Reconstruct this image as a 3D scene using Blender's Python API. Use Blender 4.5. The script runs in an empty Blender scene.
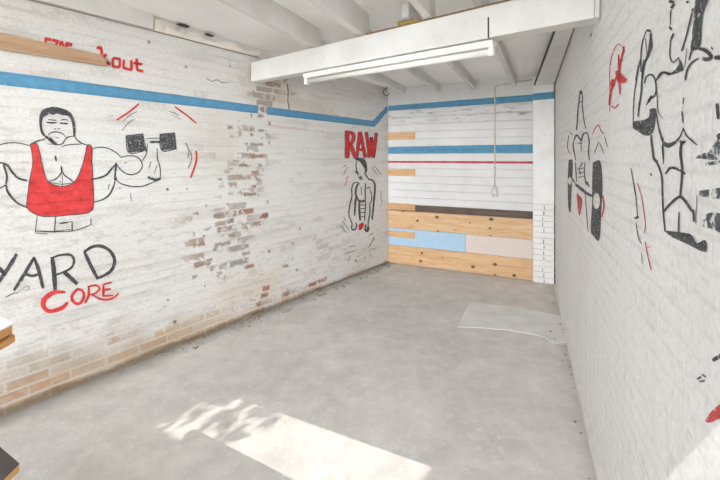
import bpy, bmesh, math, random
import numpy as np
from mathutils import Vector, Matrix

random.seed(7)
C = bpy.context.scene.collection
H = 1.6            # camera height
F = 400.0          # focal length in pixels of the 720x480 frame
HY = 157.0         # horizon row

# ------------------------------------------------------------------ survey
def ray(px, py):
    return ((px - 360.0) / F, 1.0, (HY - py) / F)
def on_floor(px, py, z=0.0):
    d = F * (H - z) / (py - HY)
    return Vector(((px - 360.0) / F * d, d, z))

class Wall:
    """a vertical wall: origin and direction on the plan, n = inward normal"""
    def __init__(s, a, b, inward):
        s.a = Vector((a.x, a.y)); d = Vector((b.x - a.x, b.y - a.y)); s.L = d.length
        s.d = d / s.L
        n = Vector((-s.d.y, s.d.x))
        if n.dot(Vector(inward) - s.a) < 0: n = -n
        s.n = n
    def uz(s, px, py, off=0.0):
        k = (px - 360.0) / F
        ax, ay = s.a.x + s.n.x * off, s.a.y + s.n.y * off
        # a + u d = (k y, y)
        den = s.d.x - k * s.d.y
        u = (k * ay - ax) / den
        y = ay + u * s.d.y
        return u, H + (HY - py) / F * y
    def pt(s, u, z, off=0.0):
        p = s.a + s.d * u + s.n * off
        return Vector((p.x, p.y, z))
    def px(s, px, py, off=0.0):
        u, z = s.uz(px, py)
        return s.pt(u, z, off)

MID = (0.3, 2.5)
fl0, fl1 = on_floor(0, 418), on_floor(388, 262.5)
WL = Wall(fl1, fl0, MID)                                   # u runs from the far corner to the viewer
WB = Wall(fl1, on_floor(533, 281), MID)                    # u runs from the mural wall to the pillar
r0, r1 = on_floor(556, 287), on_floor(602, 480)
WR = Wall(r0, r1, MID)                                     # u runs from the far corner to the viewer
T, N = WB.d.copy(), -WB.n.copy()                           # along / into the room depth
def nt(p): v = Vector((p[0], p[1])); return v.dot(N), v.dot(T)
def cross_line(w, n0):                                     # where wall w meets the line n = n0
    u = (n0 - w.a.dot(N)) / w.d.dot(N)
    return u
J = Vector((0.43, 0.903)).normalized()                     # run of the joists
NB = nt(WB.a)[0]                                           # depth of the back wall
EAVE_N = -0.25
def ceil_z(p):
    return 2.64 + (NB - nt(p)[0]) * 0.026

# ------------------------------------------------------------------ helpers
def srgb(r, g, b):
    f = lambda c: c / 12.92 if c <= 0.04045 else ((c + 0.055) / 1.055) ** 2.4
    return (f(r / 255.0), f(g / 255.0), f(b / 255.0), 1.0)
def link(name, me, mat=None, parent=None):
    o = bpy.data.objects.new(name, me); C.objects.link(o)
    if mat is not None: me.materials.append(mat)
    if parent is not None: o.parent = parent
    return o
def mesh_obj(name, bm, mat, parent=None, smooth=False):
    me = bpy.data.meshes.new(name)
    bmesh.ops.recalc_face_normals(bm, faces=bm.faces)
    bm.to_mesh(me); bm.free()
    if smooth:
        for p in me.polygons: p.use_smooth = True
    return link(name, me, mat, parent)
def tag(o, label, cat, group=None):
    o['label'] = label; o['category'] = cat
    if group: o['group'] = group
    return o
def struct(o): o['kind'] = 'structure'; return o
def thing(name, label, cat, loc, group=None):
    o = bpy.data.objects.new(name, None); C.objects.link(o)
    o.location = loc; o.empty_display_size = 0.05
    bpy.context.view_layer.update()
    return tag(o, label, cat, group)
def keep(o, root):
    """parent o, built in world space, to root without moving it"""
    o.parent = root; o.matrix_parent_inverse = Matrix.Translation(-Vector(root.location))
    return o
def add_hull(bm, bottom, top):
    """prism between two point loops"""
    b = [bm.verts.new(p) for p in bottom]; t = [bm.verts.new(p) for p in top]
    n = len(b)
    bm.faces.new(b[::-1]); bm.faces.new(t)
    for i in range(n):
        bm.faces.new((b[i], b[(i + 1) % n], t[(i + 1) % n], t[i]))
def add_bar(bm, a, b, side, up, w, h):
    """box from a to b, w wide along side (centred), h high along up (from a upward)"""
    side = Vector(side) * (w / 2); up = Vector(up) * h
    lo = [a - side, a + side, b + side, b - side]
    add_hull(bm, lo, [p + up for p in lo])
def bevel(bm, r, seg=2):
    bmesh.ops.recalc_face_normals(bm, faces=bm.faces)
    es = [e for e in bm.edges if len(e.link_faces) == 2 and e.calc_face_angle(0) > 0.6]
    bmesh.ops.bevel(bm, geom=es, offset=r, segments=seg, affect='EDGES', profile=0.6, clamp_overlap=True)
def wall_box(w, u0, u1, z0, z1, off0, off1, bev=0.0, bm=None):
    own = bm is None
    if own: bm = bmesh.new()
    add_hull(bm, [w.pt(u0, z0, off0), w.pt(u1, z0, off0), w.pt(u1, z0, off1), w.pt(u0, z0, off1)],
                 [w.pt(u0, z1, off0), w.pt(u1, z1, off0), w.pt(u1, z1, off1), w.pt(u0, z1, off1)])
    if own and bev: bevel(bm, bev)
    return bm
def add_tube(bm, pts, r, seg=10, cap=True):
    rings = []
    pts = [Vector(p) for p in pts]
    for i, p in enumerate(pts):
        d = (pts[min(i + 1, len(pts) - 1)] - pts[max(i - 1, 0)]).normalized()
        a = d.orthogonal().normalized() if i == 0 else (prev - d * prev.dot(d)).normalized()
        prev = a; b = d.cross(a)
        rr = r[i] if isinstance(r, (list, tuple)) else r
        rings.append([bm.verts.new(p + (a * math.cos(t) + b * math.sin(t)) * rr) for t in [2 * math.pi * k / seg for k in range(seg)]])
    for q, s in zip(rings, rings[1:]):
        for k in range(seg):
            bm.faces.new((q[k], q[(k + 1) % seg], s[(k + 1) % seg], s[k]))
    if cap:
        bm.faces.new(rings[0][::-1]); bm.faces.new(rings[-1])

# numpy value noise
def vnoise(x, y, seed=0):
    xi, yi = np.floor(x).astype(np.int64), np.floor(y).astype(np.int64)
    xf, yf = x - xi, y - yi
    def h(a, b):
        n = (a * 374761393 + b * 668265263 + seed * 1442695041) & 0x7fffffff
        n = ((n ^ (n >> 13)) * 1274126177) & 0x7fffffff
        return ((n ^ (n >> 16)) & 0xffff) / 65535.0
    u, v = xf * xf * (3 - 2 * xf), yf * yf * (3 - 2 * yf)
    return (h(xi, yi) * (1 - u) + h(xi + 1, yi) * u) * (1 - v) + (h(xi, yi + 1) * (1 - u) + h(xi + 1, yi + 1) * u) * v
def fbm(x, y, oct=4, seed=0):
    s, a, t = 0.0, 1.0, 0.0
    for i in range(oct):
        s = s + a * vnoise(x * 2 ** i, y * 2 ** i, seed + i * 17); t += a; a *= 0.55
    return s / t

# ------------------------------------------------------------------ materials
BW, BH = 0.228, 0.0685      # brick and course
def nodes(name):
    m = bpy.data.materials.new(name); m.use_nodes = True
    return m, m.node_tree, m.node_tree.nodes['Principled BSDF']
def N_(nt_, kind, **kw):
    n = nt_.nodes.new(kind)
    for k, v in kw.items():
        if k in n.inputs: n.inputs[k].default_value = v
        else: setattr(n, k, v)
    return n
def noise_node(nt_, vec, scale, detail=4.0, rough=0.6):
    n = N_(nt_, 'ShaderNodeTexNoise'); n.inputs['Scale'].default_value = scale
    n.inputs['Detail'].default_value = detail; n.inputs['Roughness'].default_value = rough
    if vec is not None: nt_.links.new(vec, n.inputs['Vector'])
    return n.outputs['Fac']
def ramp(nt_, fac, lo, hi, c0=(0, 0, 0, 1), c1=(1, 1, 1, 1)):
    r = nt_.nodes.new('ShaderNodeValToRGB')
    r.color_ramp.elements[0].position = lo; r.color_ramp.elements[0].color = c0
    r.color_ramp.elements[1].position = hi; r.color_ramp.elements[1].color = c1
    nt_.links.new(fac, r.inputs['Fac']); return r.outputs['Color']
def mixc(nt_, fac, a, b, mode='MIX'):
    n = nt_.nodes.new('ShaderNodeMix'); n.data_type = 'RGBA'; n.blend_type = mode
    for s, v in ((n.inputs[0], fac), (n.inputs[6], a), (n.inputs[7], b)):
        if hasattr(v, 'is_linked') or isinstance(v, bpy.types.NodeSocket): nt_.links.new(v, s)
        else: s.default_value = v
    return n.outputs[2]
def math_(nt_, op, a, b=0.0):
    n = nt_.nodes.new('ShaderNodeMath'); n.operation = op
    for s, v in ((n.inputs[0], a), (n.inputs[1], b)):
        if isinstance(v, bpy.types.NodeSocket): nt_.links.new(v, s)
        else: s.default_value = v
    return n.outputs[0]
def brick_relief(nt_, strength=0.5, dist=0.006, fine=0.35, drips=False):
    """course and joint relief of the brick walls, laid out in metres along each wall"""
    uv = nt_.nodes.new('ShaderNodeUVMap').outputs['UV']
    wob = nt_.nodes.new('ShaderNodeTexNoise'); wob.inputs['Scale'].default_value = 9.0
    nt_.links.new(uv, wob.inputs['Vector'])
    vm = nt_.nodes.new('ShaderNodeVectorMath'); vm.operation = 'MULTIPLY_ADD'
    nt_.links.new(wob.outputs['Color'], vm.inputs[0]); vm.inputs[1].default_value = (0.012, 0.012, 0); nt_.links.new(uv, vm.inputs[2])
    b = nt_.nodes.new('ShaderNodeTexBrick')
    nt_.links.new(vm.outputs[0], b.inputs['Vector'])
    b.inputs['Scale'].default_value = 1.0; b.inputs['Brick Width'].default_value = BW; b.inputs['Row Height'].default_value = BH
    b.inputs['Mortar Size'].default_value = 0.006; b.inputs['Mortar Smooth'].default_value = 0.9
    b.inputs['Color1'].default_value = (0.9, 0.9, 0.9, 1); b.inputs['Color2'].default_value = (1, 1, 1, 1)
    n1 = noise_node(nt_, uv, 14.0, 6.0, 0.65)
    sp = nt_.nodes.new('ShaderNodeSeparateXYZ'); nt_.links.new(vm.outputs[0], sp.inputs[0])
    fr_ = math_(nt_, 'FRACT', math_(nt_, 'MULTIPLY', sp.outputs['Y'], 1.0 / BH))
    dd = math_(nt_, 'MINIMUM', fr_, math_(nt_, 'SUBTRACT', 1.0, fr_))
    course = ramp(nt_, dd, 0.03, 0.15, (1, 1, 1, 1), (0, 0, 0, 1))
    fade = ramp(nt_, noise_node(nt_, uv, 2.6, 4.0, 0.6), 0.34, 0.66, (0.12, 0.12, 0.12, 1), (1, 1, 1, 1))
    joint = math_(nt_, 'MULTIPLY', math_(nt_, 'MAXIMUM', course, math_(nt_, 'MULTIPLY', b.outputs['Fac'], 0.3)), fade)
    mpd = nt_.nodes.new('ShaderNodeMapping'); mpd.inputs['Scale'].default_value = (46, 46 if not drips else 9, 1); nt_.links.new(uv, mpd.inputs['Vector'])
    n2 = noise_node(nt_, mpd.outputs[0], 1.0, 3.0, 0.6)
    hsum = math_(nt_, 'ADD', math_(nt_, 'MULTIPLY', n1, fine), math_(nt_, 'MULTIPLY', n2, fine * 0.6))
    h = math_(nt_, 'SUBTRACT', hsum, joint)
    bump = nt_.nodes.new('ShaderNodeBump'); bump.inputs['Strength'].default_value = strength
    bump.inputs['Distance'].default_value = dist
    nt_.links.new(h, bump.inputs['Height'])
    return uv, joint, bump.outputs['Normal']

def wall_paint_mat(name, strength, fine, dist=0.006, drips=False):
    m, t, p = nodes(name)
    uv, joint, nrm = brick_relief(t, strength, dist, fine, drips)
    at = t.nodes.new('ShaderNodeAttribute'); at.attribute_name = 'paint'
    fine_n = ramp(t, noise_node(t, uv, 55.0, 5.0, 0.7), 0.28, 0.62, (0.82, 0.815, 0.81, 1), (1, 1, 1, 1))
    col = mixc(t, 1.0, at.outputs['Color'], fine_n, 'MULTIPLY')
    jn = mixc(t, math_(t, 'MULTIPLY', joint, 0.30), col, mixc(t, 1.0, col, (0.72, 0.71, 0.70, 1), 'MULTIPLY'))
    t.links.new(jn, p.inputs['Base Color']); t.links.new(nrm, p.inputs['Normal'])
    p.inputs['Roughness'].default_value = 0.75
    return m
def mural_mat(name, col, wear=0.35, scale=60.0, vary=0.25):
    """brushed wall paint, thin over the joints and rubbed away in flecks"""
    m, t, p = nodes(name)
    uv, joint, nrm = brick_relief(t, 0.38, 0.006, 0.9)
    n1 = noise_node(t, uv, scale, 5.0, 0.7)
    dark = tuple(c * (1 - vary) for c in col[:3]) + (1,)
    light = tuple(min(1, c * (1 + vary) + 0.03) for c in col[:3]) + (1,)
    c = ramp(t, noise_node(t, uv, 18.0, 4.0, 0.6), 0.3, 0.7, dark, light)
    c = mixc(t, math_(t, 'MULTIPLY', joint, 0.6), c, mixc(t, 1.0, c, (0.6, 0.58, 0.57, 1), 'MULTIPLY'))
    t.links.new(c, p.inputs['Base Color']); t.links.new(nrm, p.inputs['Normal'])
    p.inputs['Roughness'].default_value = 0.7
    tr = t.nodes.new('ShaderNodeBsdfTransparent')
    mx = t.nodes.new('ShaderNodeMixShader')
    a = ramp(t, math_(t, 'SUBTRACT', n1, math_(t, 'MULTIPLY', joint, 0.05)), wear - 0.03, wear + 0.05)
    t.links.new(a, mx.inputs[0]); t.links.new(tr.outputs[0], mx.inputs[1]); t.links.new(p.outputs[0], mx.inputs[2])
    t.links.new(mx.outputs[0], t.nodes['Material Output'].inputs['Surface'])
    return m
def white_wood_mat(name, base=(238, 235, 229), dirt=0.5, scale=(3, 3, 3)):
    m, t, p = nodes(name)
    tc = t.nodes.new('ShaderNodeTexCoord').outputs['Object']
    big = noise_node(t, tc, 3.0, 5.0, 0.6)
    c = ramp(t, big, 0.3, 0.62, srgb(base[0] - 14, base[1] - 15, base[2] - 18), srgb(*base))
    sp = ramp(t, noise_node(t, tc, 38.0, 4.0, 0.65), 0.60, 0.74)
    spots = math_(t, 'MULTIPLY', sp, dirt * 0.5)
    c = mixc(t, spots, c, srgb(168, 158, 145))
    t.links.new(c, p.inputs['Base Color']); p.inputs['Roughness'].default_value = 0.65
    b = t.nodes.new('ShaderNodeBump'); b.inputs['Strength'].default_value = 0.25; b.inputs['Distance'].default_value = 0.003
    t.links.new(noise_node(t, tc, 30.0, 4.0), b.inputs['Height']); t.links.new(b.outputs[0], p.inputs['Normal'])
    return m
def zlib_off(s):
    h = sum(ord(c) * (i + 3) for i, c in enumerate(s))
    return (h % 97) * 0.37, (h % 89) * 0.41
def pine_mat(name, light, dark, knots=(), ring=9.0):
    """sawn timber, grain along u"""
    m, t, p = nodes(name)
    uv = t.nodes.new('ShaderNodeUVMap').outputs['UV']
    mp = t.nodes.new('ShaderNodeMapping'); mp.inputs['Scale'].default_value = (1.6, 16.0, 1.0)
    t.links.new(uv, mp.inputs['Vector'])
    nz = t.nodes.new('ShaderNodeTexNoise'); nz.inputs['Scale'].default_value = 1.3; nz.inputs['Detail'].default_value = 5.0
    nz.inputs['Distortion'].default_value = 1.2
    t.links.new(mp.outputs[0], nz.inputs['Vector'])
    c = ramp(t, nz.outputs['Fac'], 0.32, 0.68, dark, light)
    g = ramp(t, noise_node(t, mp.outputs[0], ring, 3.0, 0.7), 0.35, 0.65, (0.86, 0.84, 0.82, 1), (1, 1, 1, 1))
    c = mixc(t, 1.0, c, g, 'MULTIPLY')
    if knots:
        for ku, kz, kr in knots:
            vd = t.nodes.new('ShaderNodeVectorMath'); vd.operation = 'SUBTRACT'; t.links.new(uv, vd.inputs[0]); vd.inputs[1].default_value = (ku, kz, 0)
            vs = t.nodes.new('ShaderNodeVectorMath'); vs.operation = 'MULTIPLY'; t.links.new(vd.outputs[0], vs.inputs[0]); vs.inputs[1].default_value = (0.8 / kr, 1.0 / kr, 0)
            vl = t.nodes.new('ShaderNodeVectorMath'); vl.operation = 'LENGTH'; t.links.new(vs.outputs[0], vl.inputs[0])
            dist = math_(t, 'ADD', vl.outputs['Value'], math_(t, 'MULTIPLY', nz.outputs['Fac'], 0.4))
            halo = ramp(t, math_(t, 'MULTIPLY', dist, 0.25), 0.3, 0.62, (1, 1, 1, 1), (0, 0, 0, 1))
            c = mixc(t, math_(t, 'MULTIPLY', halo, 0.4), c, dark)
            kk = ramp(t, math_(t, 'MULTIPLY', dist, 0.25), 0.24, 0.33, (1, 1, 1, 1), (0, 0, 0, 1))
            c = mixc(t, kk, c, srgb(104, 70, 46))
    t.links.new(c, p.inputs['Base Color']); p.inputs['Roughness'].default_value = 0.62
    return m
def plain_mat(name, col, rough=0.6, metal=0.0, vary=0.06, scale=20.0):
    m, t, p = nodes(name)
    tc = t.nodes.new('ShaderNodeTexCoord').outputs['Object']
    d = tuple(max(0, c * (1 - vary * 2)) for c in col[:3]) + (1,)
    t.links.new(ramp(t, noise_node(t, tc, scale, 4.0), 0.3, 0.7, d, col), p.inputs['Base Color'])
    p.inputs['Roughness'].default_value = rough; p.inputs['Metallic'].default_value = metal
    return m

M = {}
M['brick_left'] = wall_paint_mat('painted_brick_worn', 0.42, 0.9)
M['brick_right'] = wall_paint_mat('painted_brick_thick', 0.36, 1.3, 0.007, True)
M['black'] = mural_mat('mural_black', srgb(60, 61, 63), 0.36)
M['black_worn'] = mural_mat('mural_black_worn', srgb(66, 68, 71), 0.40, 75.0)
M['scraped'] = mural_mat('mural_black_scraped', srgb(74, 80, 84), 0.48, 26.0)
M['grey'] = mural_mat('mural_grey', srgb(120, 120, 120), 0.42)
M['red'] = mural_mat('mural_red', srgb(204, 46, 46), 0.32, 60.0, 0.2)
M['red_worn'] = mural_mat('mural_red_worn', srgb(200, 62, 62), 0.42, 50.0, 0.15)
M['red_raw'] = mural_mat('mural_red_deep', srgb(205, 34, 38), 0.28, 60.0, 0.15)
M['white_paint'] = mural_mat('mural_white', srgb(222, 221, 218), 0.2)
M['blue'] = mural_mat('stripe_blue', srgb(80, 142, 178), 0.33, 45.0, 0.08)
M['blue_board'] = mural_mat('stripe_blue_boards', srgb(78, 142, 176), 0.30, 45.0, 0.10)
M['red_board'] = mural_mat('stripe_red_boards', srgb(186, 62, 72), 0.28, 45.0, 0.10)
M['white_wood'] = white_wood_mat('white_painted_timber', (221, 220, 217))
M['ceiling'] = white_wood_mat('white_painted_ceiling', (210, 207, 201), 0.35)
M['cladding'] = white_wood_mat('white_painted_boards', (220, 218, 214), 0.35)
def knot_uv(lab, pts):
    a, b = zlib_off(lab)
    return [(WB.uz(380 + x / 4, 195 + y / 4)[0] + a, WB.uz(380 + x / 4, 195 + y / 4)[1] + b, r) for x, y, r in pts]
PL1 = 'wide knotty pine plank under the dark brown strip on the far wall'
PL2 = 'wide knotty pine plank standing on the floor along the far wall'
M['pine'] = pine_mat('pine_plank', srgb(232, 200, 158), srgb(212, 170, 126), knot_uv(PL1, [(150,103,.017),(228,88,.022),(445,97,.024),(440,133,.014),(232,145,.015),(442,163,.013),(92,65,.012),(360,112,.010),(300,140,.008)]))
M['pine_low'] = pine_mat('pine_plank_low', srgb(230, 196, 152), srgb(210, 166, 120), knot_uv(PL2, [(168,232,.016),(163,265,.019),(372,287,.022),(460,277,.022),(537,322,.02),(460,320,.013),(250,250,.009)]))
M['offcut'] = pine_mat('pine_offcut', srgb(232, 190, 142), srgb(204, 156, 110))
M['rail'] = pine_mat('weathered_timber', srgb(196, 164, 132), srgb(172, 136, 106))
M['shelf_wood'] = pine_mat('orange_timber', srgb(234, 178, 114), srgb(204, 142, 84))
M['dark_strip'] = pine_mat('dark_stained_timber', srgb(112, 92, 78), srgb(66, 56, 50))
M['pale_blue'] = plain_mat('pale_blue_paint', srgb(176, 206, 230), 0.6, 0, 0.04)
M['cream'] = plain_mat('cream_paint', srgb(222, 208, 200), 0.6, 0, 0.03)
M['dark_gap'] = plain_mat('gap_shade_and_crack', srgb(70, 66, 60), 0.9)  # dark of cracks and holes, also the shade in the soffit board's gaps
M['joint'] = plain_mat('dusty_joint', srgb(140, 130, 118), 0.9)
M['pillar_joint'] = plain_mat('grey_joint', srgb(140, 137, 132), 0.9)
M['pvc'] = plain_mat('aged_plastic', srgb(214, 206, 186), 0.45)
M['switch'] = plain_mat('switch_plastic', srgb(196, 194, 188), 0.4)
M['metal'] = plain_mat('dark_steel', srgb(60, 58, 56), 0.45, 0.8)
M['lamp'] = plain_mat('enamelled_steel', srgb(240, 238, 232), 0.35)
M['tube'] = plain_mat('frosted_tube', srgb(232, 230, 224), 0.25, 0, 0.02)
M['black_top'] = plain_mat('dark_grey_top', srgb(92, 88, 86), 0.7)
M['white_top'] = plain_mat('white_board', srgb(238, 238, 238), 0.5, 0, 0.02)
M['foam'] = plain_mat('yellow_foam', srgb(178, 150, 84), 0.9, 0, 0.3, 60)
M['plaster'] = white_wood_mat('old_plaster', (234, 228, 219), 0.8)
M['brown_edge'] = plain_mat('bare_timber_edge', srgb(134, 108, 84), 0.8, 0, 0.2)
M['mortar'] = plain_mat('grey_mortar', srgb(168, 160, 150), 0.95, 0, 0.2, 40)
M['render'] = plain_mat('pale_render', srgb(226, 222, 214), 0.9)
M['slate'] = plain_mat('roof_slate', srgb(110, 108, 110), 0.8)
M['leaf'] = plain_mat('leaf_green', srgb(92, 120, 62), 0.6, 0, 0.2)
M['bark'] = plain_mat('bark_brown', srgb(96, 78, 62), 0.9)

def uv_plane(me, uvs):
    l = me.uv_layers.new(name='UVMap')
    l.data.foreach_set('uv', np.asarray(uvs, dtype=np.float32).ravel())

def wall_uv(o, w):
    """UV in metres along wall w, for any mesh fixed to it"""
    me = o.data
    l = me.uv_layers.new(name='UVMap')
    for lp in me.loops:
        v = me.vertices[lp.vertex_index].co
        l.data[lp.index].uv = ((Vector((v.x, v.y)) - w.a).dot(w.d), v.z)
    return o

# ------------------------------------------------------------------ floor
def floor_mat():
    m, t, p = nodes('worn_concrete')
    tc = t.nodes.new('ShaderNodeTexCoord').outputs['Object']
    big = noise_node(t, tc, 1.1, 6.0, 0.6)
    c = ramp(t, big, 0.32, 0.68, srgb(204, 201, 196), srgb(225, 222, 217))
    mid = noise_node(t, tc, 6.0, 6.0, 0.65)
    c = mixc(t, 1.0, c, ramp(t, mid, 0.3, 0.7, (0.83, 0.825, 0.82, 1), (1.04, 1.04, 1.04, 1)), 'MULTIPLY')
    lt = ramp(t, noise_node(t, tc, 16.0, 6.0, 0.7), 0.54, 0.70)
    c = mixc(t, math_(t, 'MULTIPLY', lt, 0.55), c, srgb(238, 235, 229))
    dk = ramp(t, noise_node(t, tc, 30.0, 6.0, 0.75), 0.60, 0.72)
    c = mixc(t, math_(t, 'MULTIPLY', dk, 0.5), c, srgb(128, 124, 119))
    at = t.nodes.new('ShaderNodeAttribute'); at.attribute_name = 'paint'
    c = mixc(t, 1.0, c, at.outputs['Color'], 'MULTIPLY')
    t.links.new(c, p.inputs['Base Color'])
    p.inputs['Roughness'].default_value = 0.72
    b = t.nodes.new('ShaderNodeBump'); b.inputs['Strength'].default_value = 0.35; b.inputs['Distance'].default_value = 0.006
    hh = math_(t, 'ADD', noise_node(t, tc, 22.0, 6.0, 0.7), math_(t, 'MULTIPLY', mid, 0.7))
    t.links.new(hh, b.inputs['Height']); t.links.new(b.outputs[0], p.inputs['Normal'])
    return m
M['floor'] = floor_mat()

def grid_mesh(name, P3, colors, mat, uvs=None):
    """P3: (rows, cols, 3) points; colors: (rows, cols, 3) linear albedo"""
    r, c = P3.shape[:2]
    me = bpy.data.meshes.new(name)
    idx = np.arange(r * c).reshape(r, c)
    quads = np.stack([idx[:-1, :-1], idx[:-1, 1:], idx[1:, 1:], idx[1:, :-1]], -1).reshape(-1, 4)
    me.vertices.add(r * c); me.vertices.foreach_set('co', P3.reshape(-1).astype(np.float32))
    nq = len(quads)
    me.loops.add(nq * 4); me.loops.foreach_set('vertex_index', quads.reshape(-1).astype(np.int32))
    me.polygons.add(nq)
    me.polygons.foreach_set('loop_start', (np.arange(nq) * 4).astype(np.int32))
    me.polygons.foreach_set('loop_total', np.full(nq, 4, np.int32))
    me.update(calc_edges=True); me.validate()
    a = me.color_attributes.new('paint', 'FLOAT_COLOR', 'POINT')
    rgba = np.ones((r * c, 4), np.float32); rgba[:, :3] = colors.reshape(-1, 3)
    a.data.foreach_set('color', rgba.ravel())
    if uvs is not None:
        l = me.uv_layers.new(name='UVMap')
        l.data.foreach_set('uv', uvs.reshape(-1, 2)[quads.reshape(-1)].astype(np.float32).ravel())
    me.polygons.foreach_set('use_smooth', np.ones(nq, bool))
    return link(name, me, mat)

def corner(w, n0): return w.pt(cross_line(w, n0), 0)
cFL, cFR = corner(WL, EAVE_N), corner(WR, EAVE_N)
uR = (lambda a, b: a)(0, 0)
# far corner of back wall and right wall
k = WB.d.x * WR.d.y - WB.d.y * WR.d.x
dv = WR.a - WB.a
uB_end = (dv.x * WR.d.y - dv.y * WR.d.x) / k
uR_far = (WB.a + WB.d * uB_end - WR.a).dot(WR.d)
uR_front = cross_line(WR, EAVE_N); uL_front = cross_line(WL, EAVE_N)

# floor: a fan of strips between the two long walls
def build_floor():
    rows = np.linspace(0, 1, 130); cols = np.linspace(0, 1, 110)
    a0, a1 = WL.pt(-0.05, 0), WL.pt(uL_front, 0)
    b0, b1 = WR.pt(uR_far - 0.05, 0), WR.pt(uR_front, 0)
    P = np.zeros((len(rows), len(cols), 3)); 
    for i, s in enumerate(rows):
        A = np.array(a0.lerp(a1, s)); B = np.array(b0.lerp(b1, s))
        P[i] = A[None] + (B - A)[None] * cols[:, None]
    x, y = P[..., 0], P[..., 1]
    P[..., 2] = (fbm(x * 1.7, y * 1.7, 3, 5) - 0.5) * 0.006
    # dirt gathered along the mural wall and the far boards
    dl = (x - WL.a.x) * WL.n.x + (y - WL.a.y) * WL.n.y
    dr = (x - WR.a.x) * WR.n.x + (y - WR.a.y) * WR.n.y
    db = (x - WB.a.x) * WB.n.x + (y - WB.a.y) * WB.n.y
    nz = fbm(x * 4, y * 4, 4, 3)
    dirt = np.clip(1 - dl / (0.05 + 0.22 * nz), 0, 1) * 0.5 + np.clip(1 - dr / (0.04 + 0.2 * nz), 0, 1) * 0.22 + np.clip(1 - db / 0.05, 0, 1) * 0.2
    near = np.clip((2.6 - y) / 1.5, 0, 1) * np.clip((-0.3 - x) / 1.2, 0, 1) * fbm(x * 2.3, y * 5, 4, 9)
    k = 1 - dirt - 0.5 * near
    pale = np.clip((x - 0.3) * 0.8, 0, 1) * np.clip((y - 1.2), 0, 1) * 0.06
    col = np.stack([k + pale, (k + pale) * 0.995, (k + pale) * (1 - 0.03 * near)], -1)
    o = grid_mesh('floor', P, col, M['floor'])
    return struct(o)
floor = build_floor()
bm = bmesh.new()
q = [WL.pt(-0.25, 0, -0.22), WL.pt(uL_front, 0, -0.22), WR.pt(uR_front, 0, -0.22), WR.pt(uR_far - 0.25, 0, -0.22)]
add_hull(bm, [p + Vector((0, 0, -0.15)) for p in q], [p + Vector((0, 0, -0.02)) for p in q])
keep(mesh_obj('concrete_slab', bm, M['mortar']), floor)

# pale cement repair in the floor near the pillar
def patch_mat():
    m, t, p = nodes('cement_patch')
    tc = t.nodes.new('ShaderNodeTexCoord').outputs['Object']
    c = ramp(t, noise_node(t, tc, 4.0, 5.0), 0.35, 0.65, srgb(220, 219, 216), srgb(236, 235, 232))
    t.links.new(c, p.inputs['Base Color']); p.inputs['Roughness'].default_value = 0.7
    b = t.nodes.new('ShaderNodeBump'); b.inputs['Strength'].default_value = 0.3; b.inputs['Distance'].default_value = 0.006
    t.links.new(noise_node(t, tc, 14.0, 5.0), b.inputs['Height']); t.links.new(b.outputs[0], p.inputs['Normal'])
    return m
pp = [(470, 302), (520, 308), (561, 316), (566, 330), (567, 343), (551, 343), (545, 337), (530, 334), (505, 330), (480, 328), (458, 327), (464, 313)]
bm = bmesh.new()
add_hull(bm, [on_floor(x, y) + Vector((0, 0, -0.01)) for x, y in pp], [on_floor(x, y) + Vector((0, 0, 0.0035)) for x, y in pp])
o = mesh_obj('cement_patch', bm, patch_mat(), floor); o['label'] = 'pale cement repair let into the floor'

# ------------------------------------------------------------------ brick walls with their wear
def rects(scale, ox, oy, lst): return [((a / scale + ox, b / scale + oy, c / scale + ox, d / scale + oy), k) for a, b, c, d, k in lst]
EXPOSED = rects(6.86, 180, 90, [(320,240,370,278,1),(530,70,590,96,1),(545,120,578,155,2),(530,165,580,195,1),(595,220,625,255,2),(530,265,600,290,1),(478,262,512,285,1),
    (480,300,508,315,2),(545,315,575,340,1),(430,362,580,384,1),(600,360,622,395,1),(475,455,605,490,3),(398,205,412,222,1),(485,160,496,190,2),(495,0,512,12,2),(500,30,520,45,2),(420,250,455,280,0)]) + \
  rects(6.86, 180, 150, [(395,92,495,122,2),(535,92,562,118,1),(485,138,548,165,2),(250,195,298,212,1),(395,190,495,225,0),(515,190,555,218,1),(485,235,530,262,3),(410,290,530,318,2),
    (585,322,610,352,1),(395,380,510,420,3),(540,415,610,445,3),(315,360,345,385,1),(80,422,130,448,2),(225,410,290,445,1),(320,445,370,480,1),(170,375,190,388,1),(530,315,545,355,1),(330,245,405,270,0),(235,305,290,335,0)]) + \
  rects(4, 180, 210, [(130,0,170,20,1),(315,0,355,22,3),(185,20,220,40,1),(85,72,125,85,1),(145,52,215,75,2),(285,58,325,78,3),(190,78,230,97,2),(50,95,62,120,3),(88,95,102,110,1),
    (50,130,105,148,3),(135,118,210,138,1),(195,128,280,152,1),(130,150,150,165,1),(245,150,285,170,1),(50,190,132,218,2),(155,200,190,222,1),(195,185,280,212,1),(255,203,300,222,3),
    (118,240,135,262,1),(145,235,170,258,1),(165,260,185,278,1),(48,258,75,272,1),(348,158,364,172,1),(408,215,440,230,1),(470,70,485,85,1),(445,130,460,140,1),(328,310,362,338,3),
    (330,340,356,360,3),(300,360,326,382,3),(428,185,438,195,1),(463,235,476,243,1),(510,290,550,310,3),(550,262,590,280,3),(405,320,440,345,3),(330,22,356,45,2),(260,65,275,80,1),(320,330,350,350,2)])
SUBS = {0: srgb(186, 180, 174), 1: srgb(140, 131, 125), 2: srgb(138, 108, 94), 3: srgb(156, 96, 76)}

def lay(c, mask, rgb):
    m = np.clip(mask, 0, 1)[..., None]
    return c * (1 - m) + np.array(rgb[:3])[None, None] * m

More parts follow.
